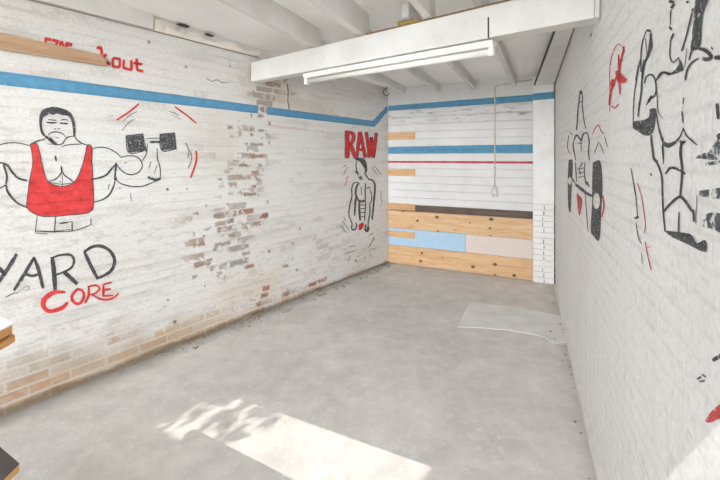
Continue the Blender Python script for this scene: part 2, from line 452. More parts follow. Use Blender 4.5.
def build_left():
    us = np.concatenate([np.arange(-0.02, 4.75, 0.0085), np.arange(4.75, uL_front + 0.03, 0.03)])
    zs = np.arange(-0.02, 2.86, 0.0085)
    U, Z = np.meshgrid(us, zs)
    white = np.array(srgb(222, 220, 216)[:3])
    col = np.broadcast_to(white, U.shape + (3,)).copy()
    n_big = fbm(U * 1.3, Z * 1.3, 5, 1); n_mid = fbm(U * 7, Z * 9, 4, 2); n_fine = fbm(U * 40, Z * 40, 3, 3)
    streak = fbm(U * 1.6, Z * 15, 4, 6)
    col = lay(col, np.clip((n_big - 0.5) * 2.2, 0, 0.45), srgb(212, 208, 202))
    col = lay(col, np.clip((streak - 0.56) * 2.4, 0, 0.4), srgb(194, 189, 182))
    row = np.floor(Z / BH).astype(int)
    off = np.where(row % 2 == 0, 0.5 * BW, 0.0)
    bx = (U + off) / BW; bi = np.floor(bx).astype(int)
    fx, fy = (bx - bi), Z / BH - row
    rnd = vnoise(bi * 1.0 + 0.0, row * 1.0 + 0.0, 77)
    inb = (np.minimum(fx, 1 - fx) * BW > 0.006) & (np.minimum(fy, 1 - fy) * BH > 0.006)
    # yellowish stains: (u,z) ellipses read off the photograph
    def stain(px, py, ru, rz, rgb, amt, seed=0):
        nonlocal col
        u, z = WL.uz(px, py)
        d = np.sqrt(((U - u) / ru) ** 2 + ((Z - z) / rz) ** 2) + (fbm(U * 6, Z * 6, 4, seed + 50) - 0.5) * 1.1
        col = lay(col, np.clip(1 - d, 0, 1) * amt * np.where(inb, 0.65 + 0.5 * rnd, 0.55), rgb)
    stain(275, 95, 0.55, 0.26, srgb(190, 172, 150), 0.75, 1)
    stain(255, 75, 0.30, 0.16, srgb(176, 150, 126), 0.8, 7)
    stain(320, 108, 0.5, 0.2, srgb(196, 180, 160), 0.6, 2)
    stain(215, 145, 0.3, 0.4, srgb(202, 188, 170), 0.5, 3)
    stain(170, 345, 0.8, 0.22, srgb(190, 164, 128), 0.75, 4)
    stain(80, 365, 0.8, 0.24, srgb(172, 154, 132), 0.8, 5); stain(15, 395, 0.7, 0.26, srgb(160, 140, 116), 0.8, 15); stain(150, 350, 0.6, 0.16, srgb(176, 158, 138), 0.7, 16)
    stain(245, 290, 0.6, 0.24, srgb(214, 198, 174), 0.5, 6)
    stain(270, 283, 0.3, 0.2, srgb(210, 190, 162), 0.45, 8)
    # rising damp and bare brick along the foot
    du = np.clip((U - 0.9) / 3.0, 0, 1)
    foot = (0.05 + 0.14 * du) * (0.55 + 0.9 * n_mid)
    fz = np.clip((foot - Z) / 0.05, 0, 1)
    col = lay(col, fz * (0.35 + 0.6 * n_mid) * np.where(inb, 0.45 + 0.85 * rnd, 0.25), srgb(184, 156, 124))
    bare = inb & (rnd > 0.38) & (Z < foot * 1.25) & (n_fine > 0.42)
    rgbs = [srgb(182, 134, 102), srgb(170, 124, 98), srgb(190, 162, 128)]
    for i, c in enumerate(rgbs):
        col = lay(col, (bare & (np.floor(rnd * 30).astype(int) % 3 == i)) * 0.5, c)
    low = np.clip((0.035 + 0.05 * du * n_mid - Z) / 0.02, 0, 1)
    col = lay(col, low * 0.75, srgb(104, 88, 66))
    # grey bruises where a course has lost its top coat
    g = inb & (rnd > 0.86) & (n_mid > 0.5) & (n_fine > 0.4)
    col = lay(col, g * 0.28, srgb(176, 172, 166))
    # bricks shown bare
    for (a, b, c2, d2), kind in EXPOSED:
        u0, z0 = WL.uz((a + c2) / 2, (b + d2) / 2)
        ua, _ = WL.uz(a, (b + d2) / 2); ub, _ = WL.uz(c2, (b + d2) / 2)
        hu = abs(ua - ub) / 2
        za = WL.uz((a + c2) / 2, d2)[1]; zb = WL.uz((a + c2) / 2, b)[1]
        hz = min(max(0.5 * (zb - za), 0.016), 0.034)
        zr = (math.floor(z0 / BH) + 0.5) * BH if hz > 0.022 else z0
        dx = np.abs(U - u0) - hu * 0.92; dz = np.abs(Z - zr) - hz
        edge = np.maximum(dx, dz) + (fbm(U * 28, Z * 36, 3, 31 + kind) - 0.5) * (0.026 if kind else 0.045)
        mask = np.clip(-edge / 0.010, 0, 1) * (0.85 if kind else 0.6) * np.clip((n_fine - 0.30) * 14, 0, 1)
        col = lay(col, mask, SUBS[kind])
    # flaking skin under the beam end
    def flake(px, py, ru, rz, amt, seed):
        nonlocal col
        u, z = WL.uz(px, py)
        d = np.sqrt(((U - u) / ru) ** 2 + ((Z - z) / rz) ** 2)
        m = np.clip((1.1 - d) * 2, 0, 1) * np.clip((fbm(U * 20, Z * 26, 4, seed) - 0.40) * 10, 0, 1) * amt * (inb & (rnd > 0.35 + 0.55 * np.clip(d, 0, 1)))
        pick = (np.floor(rnd * 200).astype(int) % 5 < 2)
        col = lay(col, m * pick, srgb(156, 132, 114)); col = lay(col, m * ~pick, srgb(164, 155, 146))
    flake(265, 100, 0.24, 0.46, 1.0, 91); flake(285, 88, 0.4, 0.14, 0.7, 92); flake(243, 170, 0.34, 0.6, 0.75, 93); flake(222, 235, 0.5, 0.36, 0.8, 94); flake(330, 240, 0.5, 0.35, 0.35, 95)
    flk = np.clip((fbm(U * 14, Z * 46, 4, 96) - 0.60) * 9, 0, 1) * np.clip((n_big - 0.36) * 4, 0.15, 1)
    col = lay(col, flk * 0.42, srgb(178, 174, 168))
    # dark pin-holes and old fixings
    for px, py, r in [(186,67,.012),(149,42,.012),(187,189,.008),(120,188,.007),(175,322,.016),(168,300,.010),(322,132,.010),(205,286,.009),(60,182,.006),(230,66,.010),(226,24,.012)]:
        u, z = WL.uz(px, py)
        d = np.sqrt((U - u) ** 2 + (Z - z) ** 2)
        col = lay(col, np.clip((r - d) / 0.006 + 0.5, 0, 1) * 0.75, srgb(74, 66, 60))
    u, z = WL.uz(300, 129); d2 = np.maximum(np.abs(U - u) - 0.5, np.abs(Z - z - (U - u) * 0.03) - 0.012) + (n_mid - .5) * .03
    col = lay(col, np.clip(-d2 / 0.01, 0, 1) * 0.4, srgb(186, 150, 120))
    depth = (fbm(U * 2.2, Z * 2.2, 3, 41) - 0.5) * 0.0012
    edge = np.clip(np.minimum(U + 0.02, 0.1) / 0.1, 0, 1)
    depth = depth * edge - 0.0007
    P = np.stack([WL.a.x + WL.d.x * U + WL.n.x * depth, WL.a.y + WL.d.y * U + WL.n.y * depth, Z], -1)
    o = grid_mesh('wall_left', P, col, M['brick_left'], np.stack([U, Z], -1))
    return struct(o)
wall_left = build_left()
bm = wall_box(WL, -0.25, uL_front + 0.03, -0.1, 2.86, -0.24, -0.02)
keep(mesh_obj('masonry_core', bm, M['mortar']), wall_left)

def build_right():
    us = np.arange(uR_far - 0.03, uR_front + 0.03, 0.0095)
    zs = np.arange(-0.02, 2.86, 0.0095)
    U, Z = np.meshgrid(us, zs)
    col = np.broadcast_to(np.array(srgb(238, 238, 237)[:3]), U.shape + (3,)).copy()
    n_big = fbm(U * 1.1, Z * 1.1, 5, 11); n_mid = fbm(U * 8, Z * 9, 4, 12); n_fine = fbm(U * 40, Z * 40, 3, 13)
    drip = fbm(U * 24, Z * 2.6, 4, 16)
    col = lay(col, np.clip((n_big - 0.5) * 2.0, 0, 0.4), srgb(224, 223, 221))
    col = lay(col, np.clip((drip - 0.60) * 4.0, 0, 0.35) * np.clip(1.5 - Z, 0.15, 1), srgb(248, 248, 247))
    col = lay(col, np.clip((0.4 - drip) * 3.0, 0, 0.25) * np.clip(1.6 - Z, 0.1, 1), srgb(212, 211, 210))
    specks = (fbm(U * 30, Z * 24, 3, 19) > 0.72)
    col = lay(col, specks * 0.16, srgb(150, 148, 146))
    foot = np.clip((0.07 * (0.4 + n_mid) - Z) / 0.04, 0, 1)
    col = lay(col, foot * 0.55, srgb(168, 164, 158))
    u, z = WR.uz(591, 35)
    d = np.maximum(np.abs(U - u) - 0.045, np.abs(Z - z) - 0.012)
    col = lay(col, np.clip(-d / 0.006, 0, 1) * 0.8, srgb(110, 100, 94))
    depth = (fbm(U * 2.5, Z * 2.5, 3, 43) - 0.5) * 0.0006 - 0.0004
    P = np.stack([WR.a.x + WR.d.x * U + WR.n.x * depth, WR.a.y + WR.d.y * U + WR.n.y * depth, Z], -1)
    o = grid_mesh('wall_right', P, col, M['brick_right'], np.stack([U, Z], -1))
    return struct(o)
wall_right = build_right()
bm = wall_box(WR, uR_far - 0.25, uR_front + 0.03, -0.1, 2.86, -0.24, -0.02)
keep(mesh_obj('masonry_core', bm, M['mortar']), wall_right)

# rough cement fillet along the foot of the right wall
bm = bmesh.new()
prev = None
us = np.linspace(0.02, uR_front - 0.02, 90)
for i, u in enumerate(us):
    w = 0.024 + 0.010 * (fbm(np.array([u * 9.0]), np.array([1.3]), 3, 8)[0] - 0.5)
    h = 0.085 + 0.03 * (fbm(np.array([u * 7.0]), np.array([4.3]), 3, 9)[0] - 0.5)
    ring = [WR.pt(u, -0.01, -0.012), WR.pt(u, -0.01, w), WR.pt(u, h * 0.45, w * 0.8), WR.pt(u, h * 0.55, w * 0.45), WR.pt(u, h, -0.012)]
    ring = [bm.verts.new(p) for p in ring]
    if prev:
        for a in range(4): bm.faces.new((prev[a], prev[a + 1], ring[a + 1], ring[a]))
    else: bm.faces.new(ring)
    prev = ring
bm.faces.new(prev[::-1])
struct(mesh_obj('baseboard_right', bm, plain_mat('painted_cement', srgb(228, 226, 222), 0.8, 0, 0.08, 9)))

# ------------------------------------------------------------------ back wall: painted boards
u_pil = WB.uz(533, 200)[0]
BW0, NBRD = 0.895, 13
BRD = (2.30 - BW0) / NBRD
bm = bmesh.new()
wall_box(WB, -0.25, uB_end + 0.25, -0.1, 2.86, -0.24, -0.02, bm=bm)
for i in range(NBRD):
    z0 = BW0 + i * BRD
    b2 = bmesh.new()
    wall_box(WB, 0.004, u_pil, z0 + 0.003, z0 + BRD - 0.003, -0.0205, random.uniform(-0.001, 0.001), bm=b2)
    bevel(b2, 0.003, 1)
    me = bpy.data.meshes.new('t'); b2.to_mesh(me); b2.free(); bm.from_mesh(me); bpy.data.meshes.remove(me)
wall_box(WB, 0.0, u_pil, 2.301, 2.86, -0.0205, 0.0, bm=bm)
def cladding_mat():
    m, t, p = nodes('painted_boards')
    tc = t.nodes.new('ShaderNodeTexCoord').outputs['Object']
    uvn = t.nodes.new('ShaderNodeUVMap').outputs['UV']
    c = ramp(t, noise_node(t, tc, 2.5, 5.0, 0.6), 0.3, 0.65, srgb(212, 211, 209), srgb(226, 226, 225))
    mp = t.nodes.new('ShaderNodeMapping'); mp.inputs['Scale'].default_value = (2.2, 14, 1); t.links.new(uvn, mp.inputs['Vector'])
    sc = ramp(t, noise_node(t, mp.outputs[0], 1.6, 6.0, 0.7), 0.53, 0.66)
    sep = t.nodes.new('ShaderNodeSeparateXYZ'); t.links.new(uvn, sep.inputs[0])
    hi = ramp(t, math_(t, 'ABSOLUTE', math_(t, 'SUBTRACT', sep.outputs['Y'], 2.21)), 0.05, 0.16, (1, 1, 1, 1), (0, 0, 0, 1))    # the upper boards are the scuffed ones
    c = mixc(t, math_(t, 'MULTIPLY', math_(t, 'MULTIPLY', sc, hi), 0.95), c, srgb(140, 128, 116))
    sc2 = ramp(t, noise_node(t, mp.outputs[0], 3.1, 5.0, 0.7), 0.66, 0.76)
    c = mixc(t, math_(t, 'MULTIPLY', sc2, 0.4), c, srgb(176, 168, 158))
    t.links.new(c, p.inputs['Base Color']); p.inputs['Roughness'].default_value = 0.6
    return m
wall_back = struct(wall_uv(mesh_obj('wall_back', bm, cladding_mat()), WB))

def board(name, u0, u1, z0, z1, off0, off1, mat, label, cat, bev=0.002, group=None, w=WB):
    o = mesh_obj(name, wall_box(w, u0, u1, z0, z1, off0, off1, bev), mat)
    wall_uv(o, w)
    for lp in o.data.uv_layers[0].data:
        lp.uv = (lp.uv[0] + zlib_off(label)[0], lp.uv[1] + zlib_off(label)[1])
    return tag(o, label, cat, group)
u_off = WB.uz(415.3, 200)[0]; u_blue = WB.uz(465.5, 240)[0]
board('pine_plank', 0.006, u_pil - 0.004, 0.533, 0.795, -0.018, 0.003, M['pine'], 'wide knotty pine plank under the dark brown strip on the far wall', 'plank')
board('pine_plank', 0.006, u_pil - 0.004, 0.008, 0.275, -0.018, 0.003, M['pine_low'], 'wide knotty pine plank standing on the floor along the far wall', 'plank')
board('painted_plank', 0.006, u_blue - 0.002, 0.279, 0.529, -0.018, 0.001, M['pale_blue'], 'pale blue plank between the two wide pine planks', 'plank')
board('painted_plank', u_blue + 0.001, u_pil - 0.004, 0.279, 0.529, -0.018, 0.002, M['cream'], 'pinkish cream plank beside the pale blue plank', 'plank')
board('timber_strip', 0.006, u_pil - 0.004, 0.799, 0.893, -0.018, 0.004, M['dark_strip'], 'narrow dark brown timber strip under the white boards', 'timber strip')
for z0, z1, lab in ((1.858, 1.964, 'short pine offcut above the lower blue stripe, topmost of four'),
                    (1.317, 1.42, 'short pine offcut just under the thin red stripe'),
                    (0.812, 0.905, 'short pine offcut lying over the end of the dark brown strip'),
                    (0.402, 0.493, 'short pine offcut fixed over the pale blue plank')):
    board('pine_offcut', 0.004, u_off, z0, z1, 0.0045, 0.018, M['offcut'], lab, 'offcut', 0.002, 'pine offcuts fixed to the far wall')

# ------------------------------------------------------------------ brick pillar in the far corner
def build_pillar():
    u0, u1 = u_pil + 0.003, uB_end - 0.012
    bm = bmesh.new()
    front = 0.045
    wall_box(WB, u0, u1, 1.002, 2.63, -0.019, front, bm=bm)
    rows = 14; h = 1.0 / rows
    for r in range(rows):
        z0 = r * h
        mid = u0 + (u1 - u0) * (0.5 if r % 2 else (0.34 if r % 4 == 0 else 0.66))
        spans = [(u0, u1)]
        for a, b in spans:
            b2 = bmesh.new()
            j = random.uniform(-0.003, 0.003)
            wall_box(WB, a, b, z0 + 0.0018, z0 + h - 0.0018, -0.018, front + j, bm=b2)
            bevel(b2, 0.004, 2)
            me = bpy.data.meshes.new('t'); b2.to_mesh(me); b2.free(); bm.from_mesh(me); bpy.data.meshes.remove(me)
    m, t, p = nodes('painted_pillar')
    tc = t.nodes.new('ShaderNodeTexCoord').outputs['Object']
    c = ramp(t, noise_node(t, tc, 5.0, 5.0, 0.6), 0.3, 0.65, srgb(232, 230, 227), srgb(243, 242, 240))
    dk = ramp(t, noise_node(t, tc, 22.0, 4.0, 0.7), 0.66, 0.74)
    c = mixc(t, math_(t, 'MULTIPLY', dk, 0.6), c, srgb(130, 126, 122))
    t.links.new(c, p.inputs['Base Color']); p.inputs['Roughness'].default_value = 0.7
    o = struct(mesh_obj('brick_pillar', bm, m))
    mesh_obj('mortar_core', wall_box(WB, u0 + 0.003, u1 + 0.006, -0.01, 2.6, -0.019, front - 0.008), M['pillar_joint'], o)
    for r in range(14):
        if r in (3, 8): continue
        zc, uc = (r + 0.5) * h, (u0 + u1) / 2 + random.uniform(-.012, .012)
        bm = bmesh.new()
        w_ = random.uniform(0.0025, 0.005); hh = h * random.uniform(0.25, 0.5)
        wall_box(WB, uc - w_, uc + w_, zc - hh, zc + hh * 0.6, front - 0.012, front + 0.0045, bm=bm)
        mesh_obj('joint_crack', bm, M['dark_gap'], o)
        bm = bmesh.new()
        wall_box(WB, u1 - 0.002, u1 + 0.007, zc - hh, zc + hh, front - 0.012, front + 0.002, bm=bm)
        mesh_obj('joint_crack', bm, M['dark_gap'], o)
    return o
pillar = build_pillar()

# ------------------------------------------------------------------ painted marks on the walls
class Painter:
    """brush strokes laid on a wall; points are survey readings of that wall"""
    def __init__(s, wall, off=0.0012): s.w, s.off = wall, off
    def smooth(s, pts, step=0.9):
        if len(pts) < 3:
            p = [np.array(pts[0], float), np.array(pts[1], float)]
            n = max(2, int(np.linalg.norm(p[1][:2] - p[0][:2]) / step))
            return [p[0] + (p[1] - p[0]) * i / n for i in range(n + 1)]
        P = [np.array(p, float) for p in pts]
        P = [2 * P[0] - P[1]] + P + [2 * P[-1] - P[-2]]
        out = []
        for i in range(1, len(P) - 2):
            a, b, c, d = P[i - 1:i + 3]
            n = max(2, int(np.linalg.norm(c[:2] - b[:2]) / step))
            for k in range(n):
                t = k / n
                out.append(0.5 * ((2 * b) + (c - a) * t + (2 * a - 5 * b + 4 * c - d) * t * t + (3 * b - 3 * c + d - a) * t ** 3))
        out.append(P[-2]); return out
    def stroke(s, bm, pts, w, taper=0.25, lift=0.0, sharp=False):
        pts = [(p[0], p[1], p[2] if len(p) > 2 else w) for p in pts]
        if sharp:
            for a, b in zip(pts, pts[1:]): s._rib(bm, s.smooth([a, b]), 0.0, lift)
            return
        s._rib(bm, s.smooth(pts), taper, lift)
    def _rib(s, bm, Q, taper, lift):
        n = len(Q); seed = random.random() * 100
        row = None
        for i, q in enumerate(Q):
            d = Q[min(i + 1, n - 1)][:2] - Q[max(i - 1, 0)][:2]
            L = np.linalg.norm(d)
            if L < 1e-6: continue
            d = d / L; nn = np.array((-d[1], d[0]))
            f = min(1.0, (1 - taper) + taper * min(i, n - 1 - i) / max(1, n * 0.25))
            ww = q[2] * 0.5 * f * (0.86 + 0.28 * float(vnoise(np.array([i * 0.45 + seed]), np.array([0.5]), 4)[0]))
            a, b = q[:2] + nn * ww, q[:2] - nn * ww
            r = [bm.verts.new(s.w.px(a[0], a[1], s.off + lift)), bm.verts.new(s.w.px(b[0], b[1], s.off + lift))]
            if row: bm.faces.new((row[0], row[1], r[1], r[0]))
            row = r
    def fill(s, bm, pts, lift=0.0, smooth=True):
        if pts[0] == 'raw': smooth = False; pts = pts[1:]
        pts = [(p[0], p[1], 1) for p in pts]
        Q = s.smooth(pts + [pts[0]], 1.5)[:-1] if smooth else pts
        vs = [bm.verts.new(s.w.px(q[0], q[1], s.off + lift)) for q in Q]
        es = [bm.edges.new((vs[i], vs[(i + 1) % len(vs)])) for i in range(len(vs))]
        bmesh.ops.triangle_fill(bm, edges=es, use_beauty=True)
    def obj(s, name, bm, mat, root=None):
        o = mesh_obj(name, bm, mat)
        me = o.data
        # every face looks into the room
        n = Vector((s.w.n.x, s.w.n.y, 0))
        for p in me.polygons:
            if p.normal.dot(n) < 0: p.flip()
        wall_uv(o, s.w)
        if root is not None: keep(o, root)
        return o
def sc(s, ox, oy, pts): return [(p[0] / s + ox, p[1] / s + oy) + tuple(p[2:]) for p in pts]

def painting(name, wall, label, cat, spec, at, off=0.0012, group=None):
    """spec: list of (part name, material, strokes, fills); strokes = [(points, width)]"""
    P = Painter(wall, off)
    if len(spec) == 1 and not spec[0][0].endswith('*'):
        pn, mat, strokes, fills, lift = spec[0]
        bm = bmesh.new()
        for pts, w in strokes: P.stroke(bm, pts, w, lift=lift)
        for pts in fills: P.fill(bm, pts, lift)
        return tag(P.obj(name, bm, M[mat]), label, cat, group)
    root = thing(name, label, cat, wall.px(at[0], at[1], off), group)
    jobs = []
    for pn, mat, strokes, fills, lift in spec:
        if pn.endswith('*'):
            jobs += [(pn[:-1], mat, [st], [], lift) for st in strokes] + [(pn[:-1], mat, [], [fl], lift) for fl in fills]
        else: jobs.append((pn, mat, strokes, fills, lift))
    for pn, mat, strokes, fills, lift in jobs:
        bm = bmesh.new()
        for pts, w in strokes: P.stroke(bm, pts, w, lift=lift)
        for pts in fills: P.fill(bm, pts, lift)
        P.obj(pn, bm, M[mat], root)
    return root

h8 = lambda *p: sc(8, 0, 90, p)
c48 = lambda *p: sc(4.8, 0, 140, p)
a43 = lambda *p: sc(4.362, 80, 95, p)
hair = h8((345,370),(325,340),(315,290),(312,230),(320,190),(345,155),(400,138),(440,135),(500,148),(550,170),(580,205),(598,260),(603,310),(600,368),(586,368),(582,310),(573,262),(560,225),(540,208),(500,202),(455,190),(420,200),(398,190),(370,205),(345,218),(336,250),(336,300),(346,335),(362,362))
face = [(h8((385,236),(415,240),(450,243)),1.0),(h8((368,258),(400,262),(452,262)),1.7),(h8((478,264),(510,268),(542,270)),1.7),(h8((485,242),(515,235),(545,243)),1.0),
        (h8((430,306),(447,313)),.9),(h8((460,313),(480,306)),.9),(h8((385,362),(400,345),(440,336),(480,342),(505,355),(526,378)),1.1),
        (h8((358,368,2),(400,395,3.6),(430,425,3.2),(468,440,1.5)),3.0),(h8((465,440),(500,428),(518,400),(540,378),(590,367)),1.2),(h8((440,380),(475,383)),.6)]
body = [(h8((368,375),(345,396),(290,410),(238,442)),1.2),(h8((594,368),(610,395),(650,425),(700,442)),1.2),(h8((490,456),(530,441),(580,435),(650,432)),1.0),(h8((372,430),(420,436)),.6),
        (c48((-15,24),(0,22),(40,14),(90,15),(145,28)),1.1),
        (c48((-8,108),(14,112),(35,122),(55,150),(85,182),(130,196)),2.2),(c48((16,118,2.6),(32,175,2.2),(28,215,1.8),(40,255,2.4),(80,300,1.8),(132,326,1.2)),2.0),(c48((-6,234),(28,215)),1.3),
        (c48((293,132),(296,150),(283,172),(262,190),(232,196)),1.3),(c48((296,150),(312,172),(335,188),(352,202)),1.3),(c48((298,165),(299,222)),.7),(c48((228,200),(290,212),(350,206)),.8),
        (c48((265,76),(269,102)),1.8),(c48((293,125),(295,148)),1.6),
        (a43((50,237),(80,228),(120,232),(155,250),(180,273)),1.1),(a43((178,272),(210,265),(250,272),(271,302),(260,332),(228,347),(195,340),(170,318),(157,297)),1.2),
        (a43((48,368),(80,362),(115,348),(140,318),(160,300)),1.9),(a43((157,296,3),(152,350,1.6),(150,385,1.4),(130,430,1.8),(100,455,1.6),(58,468,1.2)),1.8),
        (a43((150,360),(175,385),(220,398),(270,398),(320,380),(352,365)),1.2),(a43((294,358),(330,370),(352,363)),2.8),(a43((350,366),(349,320),(337,275),(336,232)),1.1),
        (a43((268,290),(285,265),(291,240),(293,212)),1.0),(a43((322,345),(335,308)),.7),(a43((310,288),(300,320)),.6),(a43((122,412),(127,388)),.7),(a43((148,362),(160,366)),2.4),
        (a43((219,428),(223,462)),.8),(a43((376,409),(386,413)),2.0),(a43((192,300),(205,292)),.5)]
belt = [(c48((178,365),(173,405),(168,445)),.9),(c48((168,440),(260,441),(345,436),(400,421),(438,404)),1.0),(c48((170,431),(215,437),(265,437),(345,427)),.7),(c48((266,365),(260,446)),1.1),
        (c48((285,401),(326,397)),1.1),(c48((345,390),(346,436)),1.3),(c48((435,376),(436,402)),.9),(c48((170,448),(232,451)),.7),(c48((285,398),(345,391)),.6)]
singlet = c48((143,22),(160,12),(178,22),(190,60),(205,130),(225,192),(258,215),(300,222),(345,210),(372,178),(395,120),(410,60),(416,30),(428,22),(440,38),(440,100),(445,190),(448,310),(430,345),(390,355),(330,360),(270,366),(200,366),(150,345),(128,320),(130,280),(140,200),(155,120),(152,60))
dumb_l = a43((199,176),(275,167),(290,242),(213,251)); dumb_r = a43((347,169),(414,163),(421,235),(357,241))
dumb = [(a43((286,190),(347,188)),.8),(a43((302,205),(350,205)),2.4),(dumb_l[2:] + [dumb_l[0]],1.2),(dumb_r[2:] + [dumb_r[0]],1.2)]
painting('mural', WL, 'black outline mural of a muscleman in a red singlet curling a dumbbell', 'mural', [
    ('singlet', 'red', [], [singlet], 0.0),
    ('shoulder_outline*', 'black', body[:4], [], 0.0012), ('arm_outline', 'black', body[4:8], [], 0.0012), ('chest_outline', 'black', body[8:14], [], 0.0012), ('arm_outline', 'black', body[14:], [], 0.0012), ('singlet_edge', 'black', [(singlet + [singlet[0]], .9)], [], 0.0014),
    ('hair', 'black', [], [hair], 0.0012), ('eyebrow*', 'black', [face[0], face[3]], [], 0.0012), ('eye*', 'black', face[1:3], [], 0.0012), ('nose', 'black', face[4:6], [], 0.0012), ('mouth', 'black', [face[6], face[9]], [], 0.0012), ('jaw', 'black', face[7:9], [], 0.0012), ('belt', 'black', belt, [], 0.0012),
    ('dumbbell_handle', 'black_worn', dumb[:2], [], 0.0012), ('dumbbell_weight', 'black_worn', dumb[2:3], [['raw'] + dumb_l], 0.0012), ('dumbbell_weight', 'black_worn', dumb[3:], [['raw'] + dumb_r], 0.0012),
    ('swing_mark*', 'grey', [(a43((185,118),(215,90),(248,72)),1.0),(a43((183,156),(205,128),(232,106)),1.2),(a43((388,72),(410,78),(432,90)),1.0),(a43((395,85),(420,95),(440,108)),.6),
        (a43((460,208),(473,240),(470,276)),1.4),(a43((480,243),(486,280),(468,326)),1.2)], [], 0.0012),
    ('red_swing_mark*', 'red', [(a43((158,110),(210,76),(257,38)),1.9),(a43((413,51),(460,85),(507,123)),1.7),(a43((506,243),(506,290),(482,362)),2.1)], [], 0.0012)], (55, 175))

y5 = lambda *p: sc(5.538, 0, 235, p)
painting('painted_lettering', WL, 'large black hand-painted word YARD below the muscleman mural', 'lettering', [
    ('letter', 'black', [(y5((92,104),(50,175),(-15,272)),4.03),(y5((-40,150),(-5,185),(24,212)),4.39)], [], 0.0),
    ('letter', 'black', [(y5((190,122),(135,215),(76,308)),3.54),(y5((188,124),(215,200),(238,296)),3.66),(y5((138,216),(180,226),(218,214)),2.81)], [], 0.0),
    ('letter', 'black', [(y5((288,122),(298,200),(305,306)),4.64),(y5((280,130),(330,112),(388,110),(409,140),(395,180),(345,208),(288,226)),2.44),(y5((350,202),(390,236),(428,272)),4.39)], [], 0.0),
    ('letter', 'black', [(y5((466,92),(500,165),(540,242)),3.66),(y5((464,94),(510,66),(560,62),(610,90),(634,140),(620,190),(580,222),(534,242)),3.42)], [], 0.0)], (60, 270))
painting('painted_lettering', WL, 'red hand-painted word CORE under the black word', 'lettering', [
    ('letter', 'red', [(y5((362,316,2.5),(300,318,4.4),(252,348,5),(238,385,5),(260,418,4.4),(300,419,4),(345,402,4.4),(374,374,4)),4.95)], [], 0.0006),
    ('letter', 'red', [(y5((430,298),(402,328),(398,355),(418,378),(445,376),(464,340),(456,310),(425,297)),3.08)], [], 0.0006),
    ('letter', 'red', [(y5((492,283),(488,340),(468,378)),2.53),(y5((484,286),(530,279),(551,296),(530,320),(492,332)),2.20),(y5((510,330),(550,352),(590,358),(630,346),(658,322)),2.20)], [], 0.0006),
    ('letter', 'red', [(y5((572,273),(572,342)),2.64),(y5((568,275),(620,261)),2.20),(y5((570,306),(614,298)),2.09),(y5((570,338),(626,334)),2.09)], [], 0.0006)], (80, 296))
painting('paint_scribble', WL, 'faint grey paint scribble under the black letter Y', 'scribble', [
    ('scribble*', 'grey', [(y5((28,346),(60,330),(78,322),(105,320)),1.2),(y5((132,292),(148,282),(160,286),(157,302),(140,305)),.9),(y5((100,315),(122,300)),.8)], [], 0.0)], (15, 295))
t3 = lambda *p: sc(3, 0, 0, p)
painting('paint_scribble', WL, 'small faint black scribble above the blue stripe near the beam end', 'scribble', [
    ('scribble', 'grey', [(t3((618,234),(635,244),(650,240),(668,248),(690,246)),1.0)], [], 0.0)], (218, 80))
w48 = lambda *p: sc(4.8, 0, 20, p)
painting('painted_lettering', WL, 'red blocky word Workout half hidden behind the timber rail', 'lettering', [
    ('letter', 'red', [(w48((217,92),(224,140)),3.0),(w48((224,140),(242,115)),2.8),(w48((242,112),(262,146)),2.8),(w48((262,146),(276,100)),3.0),(w48((213,90),(246,95)),3.4),(w48((248,96),(284,103)),3.2)], [], 0.0),
    ('letter', 'red', [(w48((286,106),(304,110)),3.2),(w48((289,108),(289,148)),2.6),(w48((289,148),(304,152)),2.6),(w48((303,112),(304,152)),2.6)], [], 0.0),
    ('letter', 'red', [(w48((318,114),(318,162)),2.8),(w48((312,112),(347,120)),3.8)], [], 0.0),
    ('letter', 'red', [(w48((464,131),(490,137)),3.77),(w48((487,136),(488,208)),3.19),(w48((488,180),(512,165)),2.90),(w48((495,185),(528,216)),3.19)], [], 0.0),
    ('letter', 'red', [(w48((540,182),(578,188)),2.90),(w48((576,186),(573,230)),2.90),(w48((573,228),(538,222)),2.90),(w48((542,182),(541,224)),2.90)], [], 0.0),
    ('letter', 'red', [(w48((594,190),(592,234)),2.90),(w48((590,230),(634,241)),2.90),(w48((630,192),(631,242)),3.04)], [], 0.0),
    ('letter', 'red', [(w48((655,184),(658,242)),3.19),(w48((656,240),(688,247)),3.04),(w48((640,206),(684,213)),2.90)], [], 0.0)], (100, 60))

r8 = lambda *p: sc(8, 330, 120, p)
RAW = [[(r8((136,88),(137,302)),3.6),(r8((138,98),(178,106),(188,145),(172,182),(142,190)),2.7),(r8((162,188),(188,262),(203,300)),3.0)],
       [(r8((237,98),(226,200),(214,296)),2.6),(r8((240,98),(262,200),(282,298)),2.8),(r8((224,238),(270,236)),2.0)],
       [(r8((290,100),(303,200),(313,296)),2.4),(r8((313,296),(324,210),(330,140)),2.3),(r8((330,140),(338,210),(346,298)),2.3),(r8((346,298),(360,200),(370,106)),2.5)]]
P = Painter(WL)
root = thing('painted_lettering', 'red block word RAW outlined in black near the far corner', 'lettering', WL.px(361, 145, 0.0012))
for strokes in RAW:
    bm = bmesh.new()
    for pts, w in strokes: P.stroke(bm, pts, w, 0.0, 0.0012)
    L = P.obj('letter', bm, M['red_raw'], root)
    bm = bmesh.new()
    for pts, w in strokes:
        q = [np.array(p) for p in pts]
        d0 = (q[0] - q[1]) / np.linalg.norm(q[0] - q[1]); d1 = (q[-1] - q[-2]) / np.linalg.norm(q[-1] - q[-2])
        P.stroke(bm, [tuple(q[0] + d0 * .5)] + [tuple(x) for x in q[1:-1]] + [tuple(q[-1] + d1 * .5)], w + 1.1, 0.0, 0.0)
    e = P.obj('letter_outline', bm, M['black'])
    keep(e, root)
f8 = lambda *p: sc(8, 330, 120, p)
f6 = lambda *p: sc(6.857, 330, 170, p)
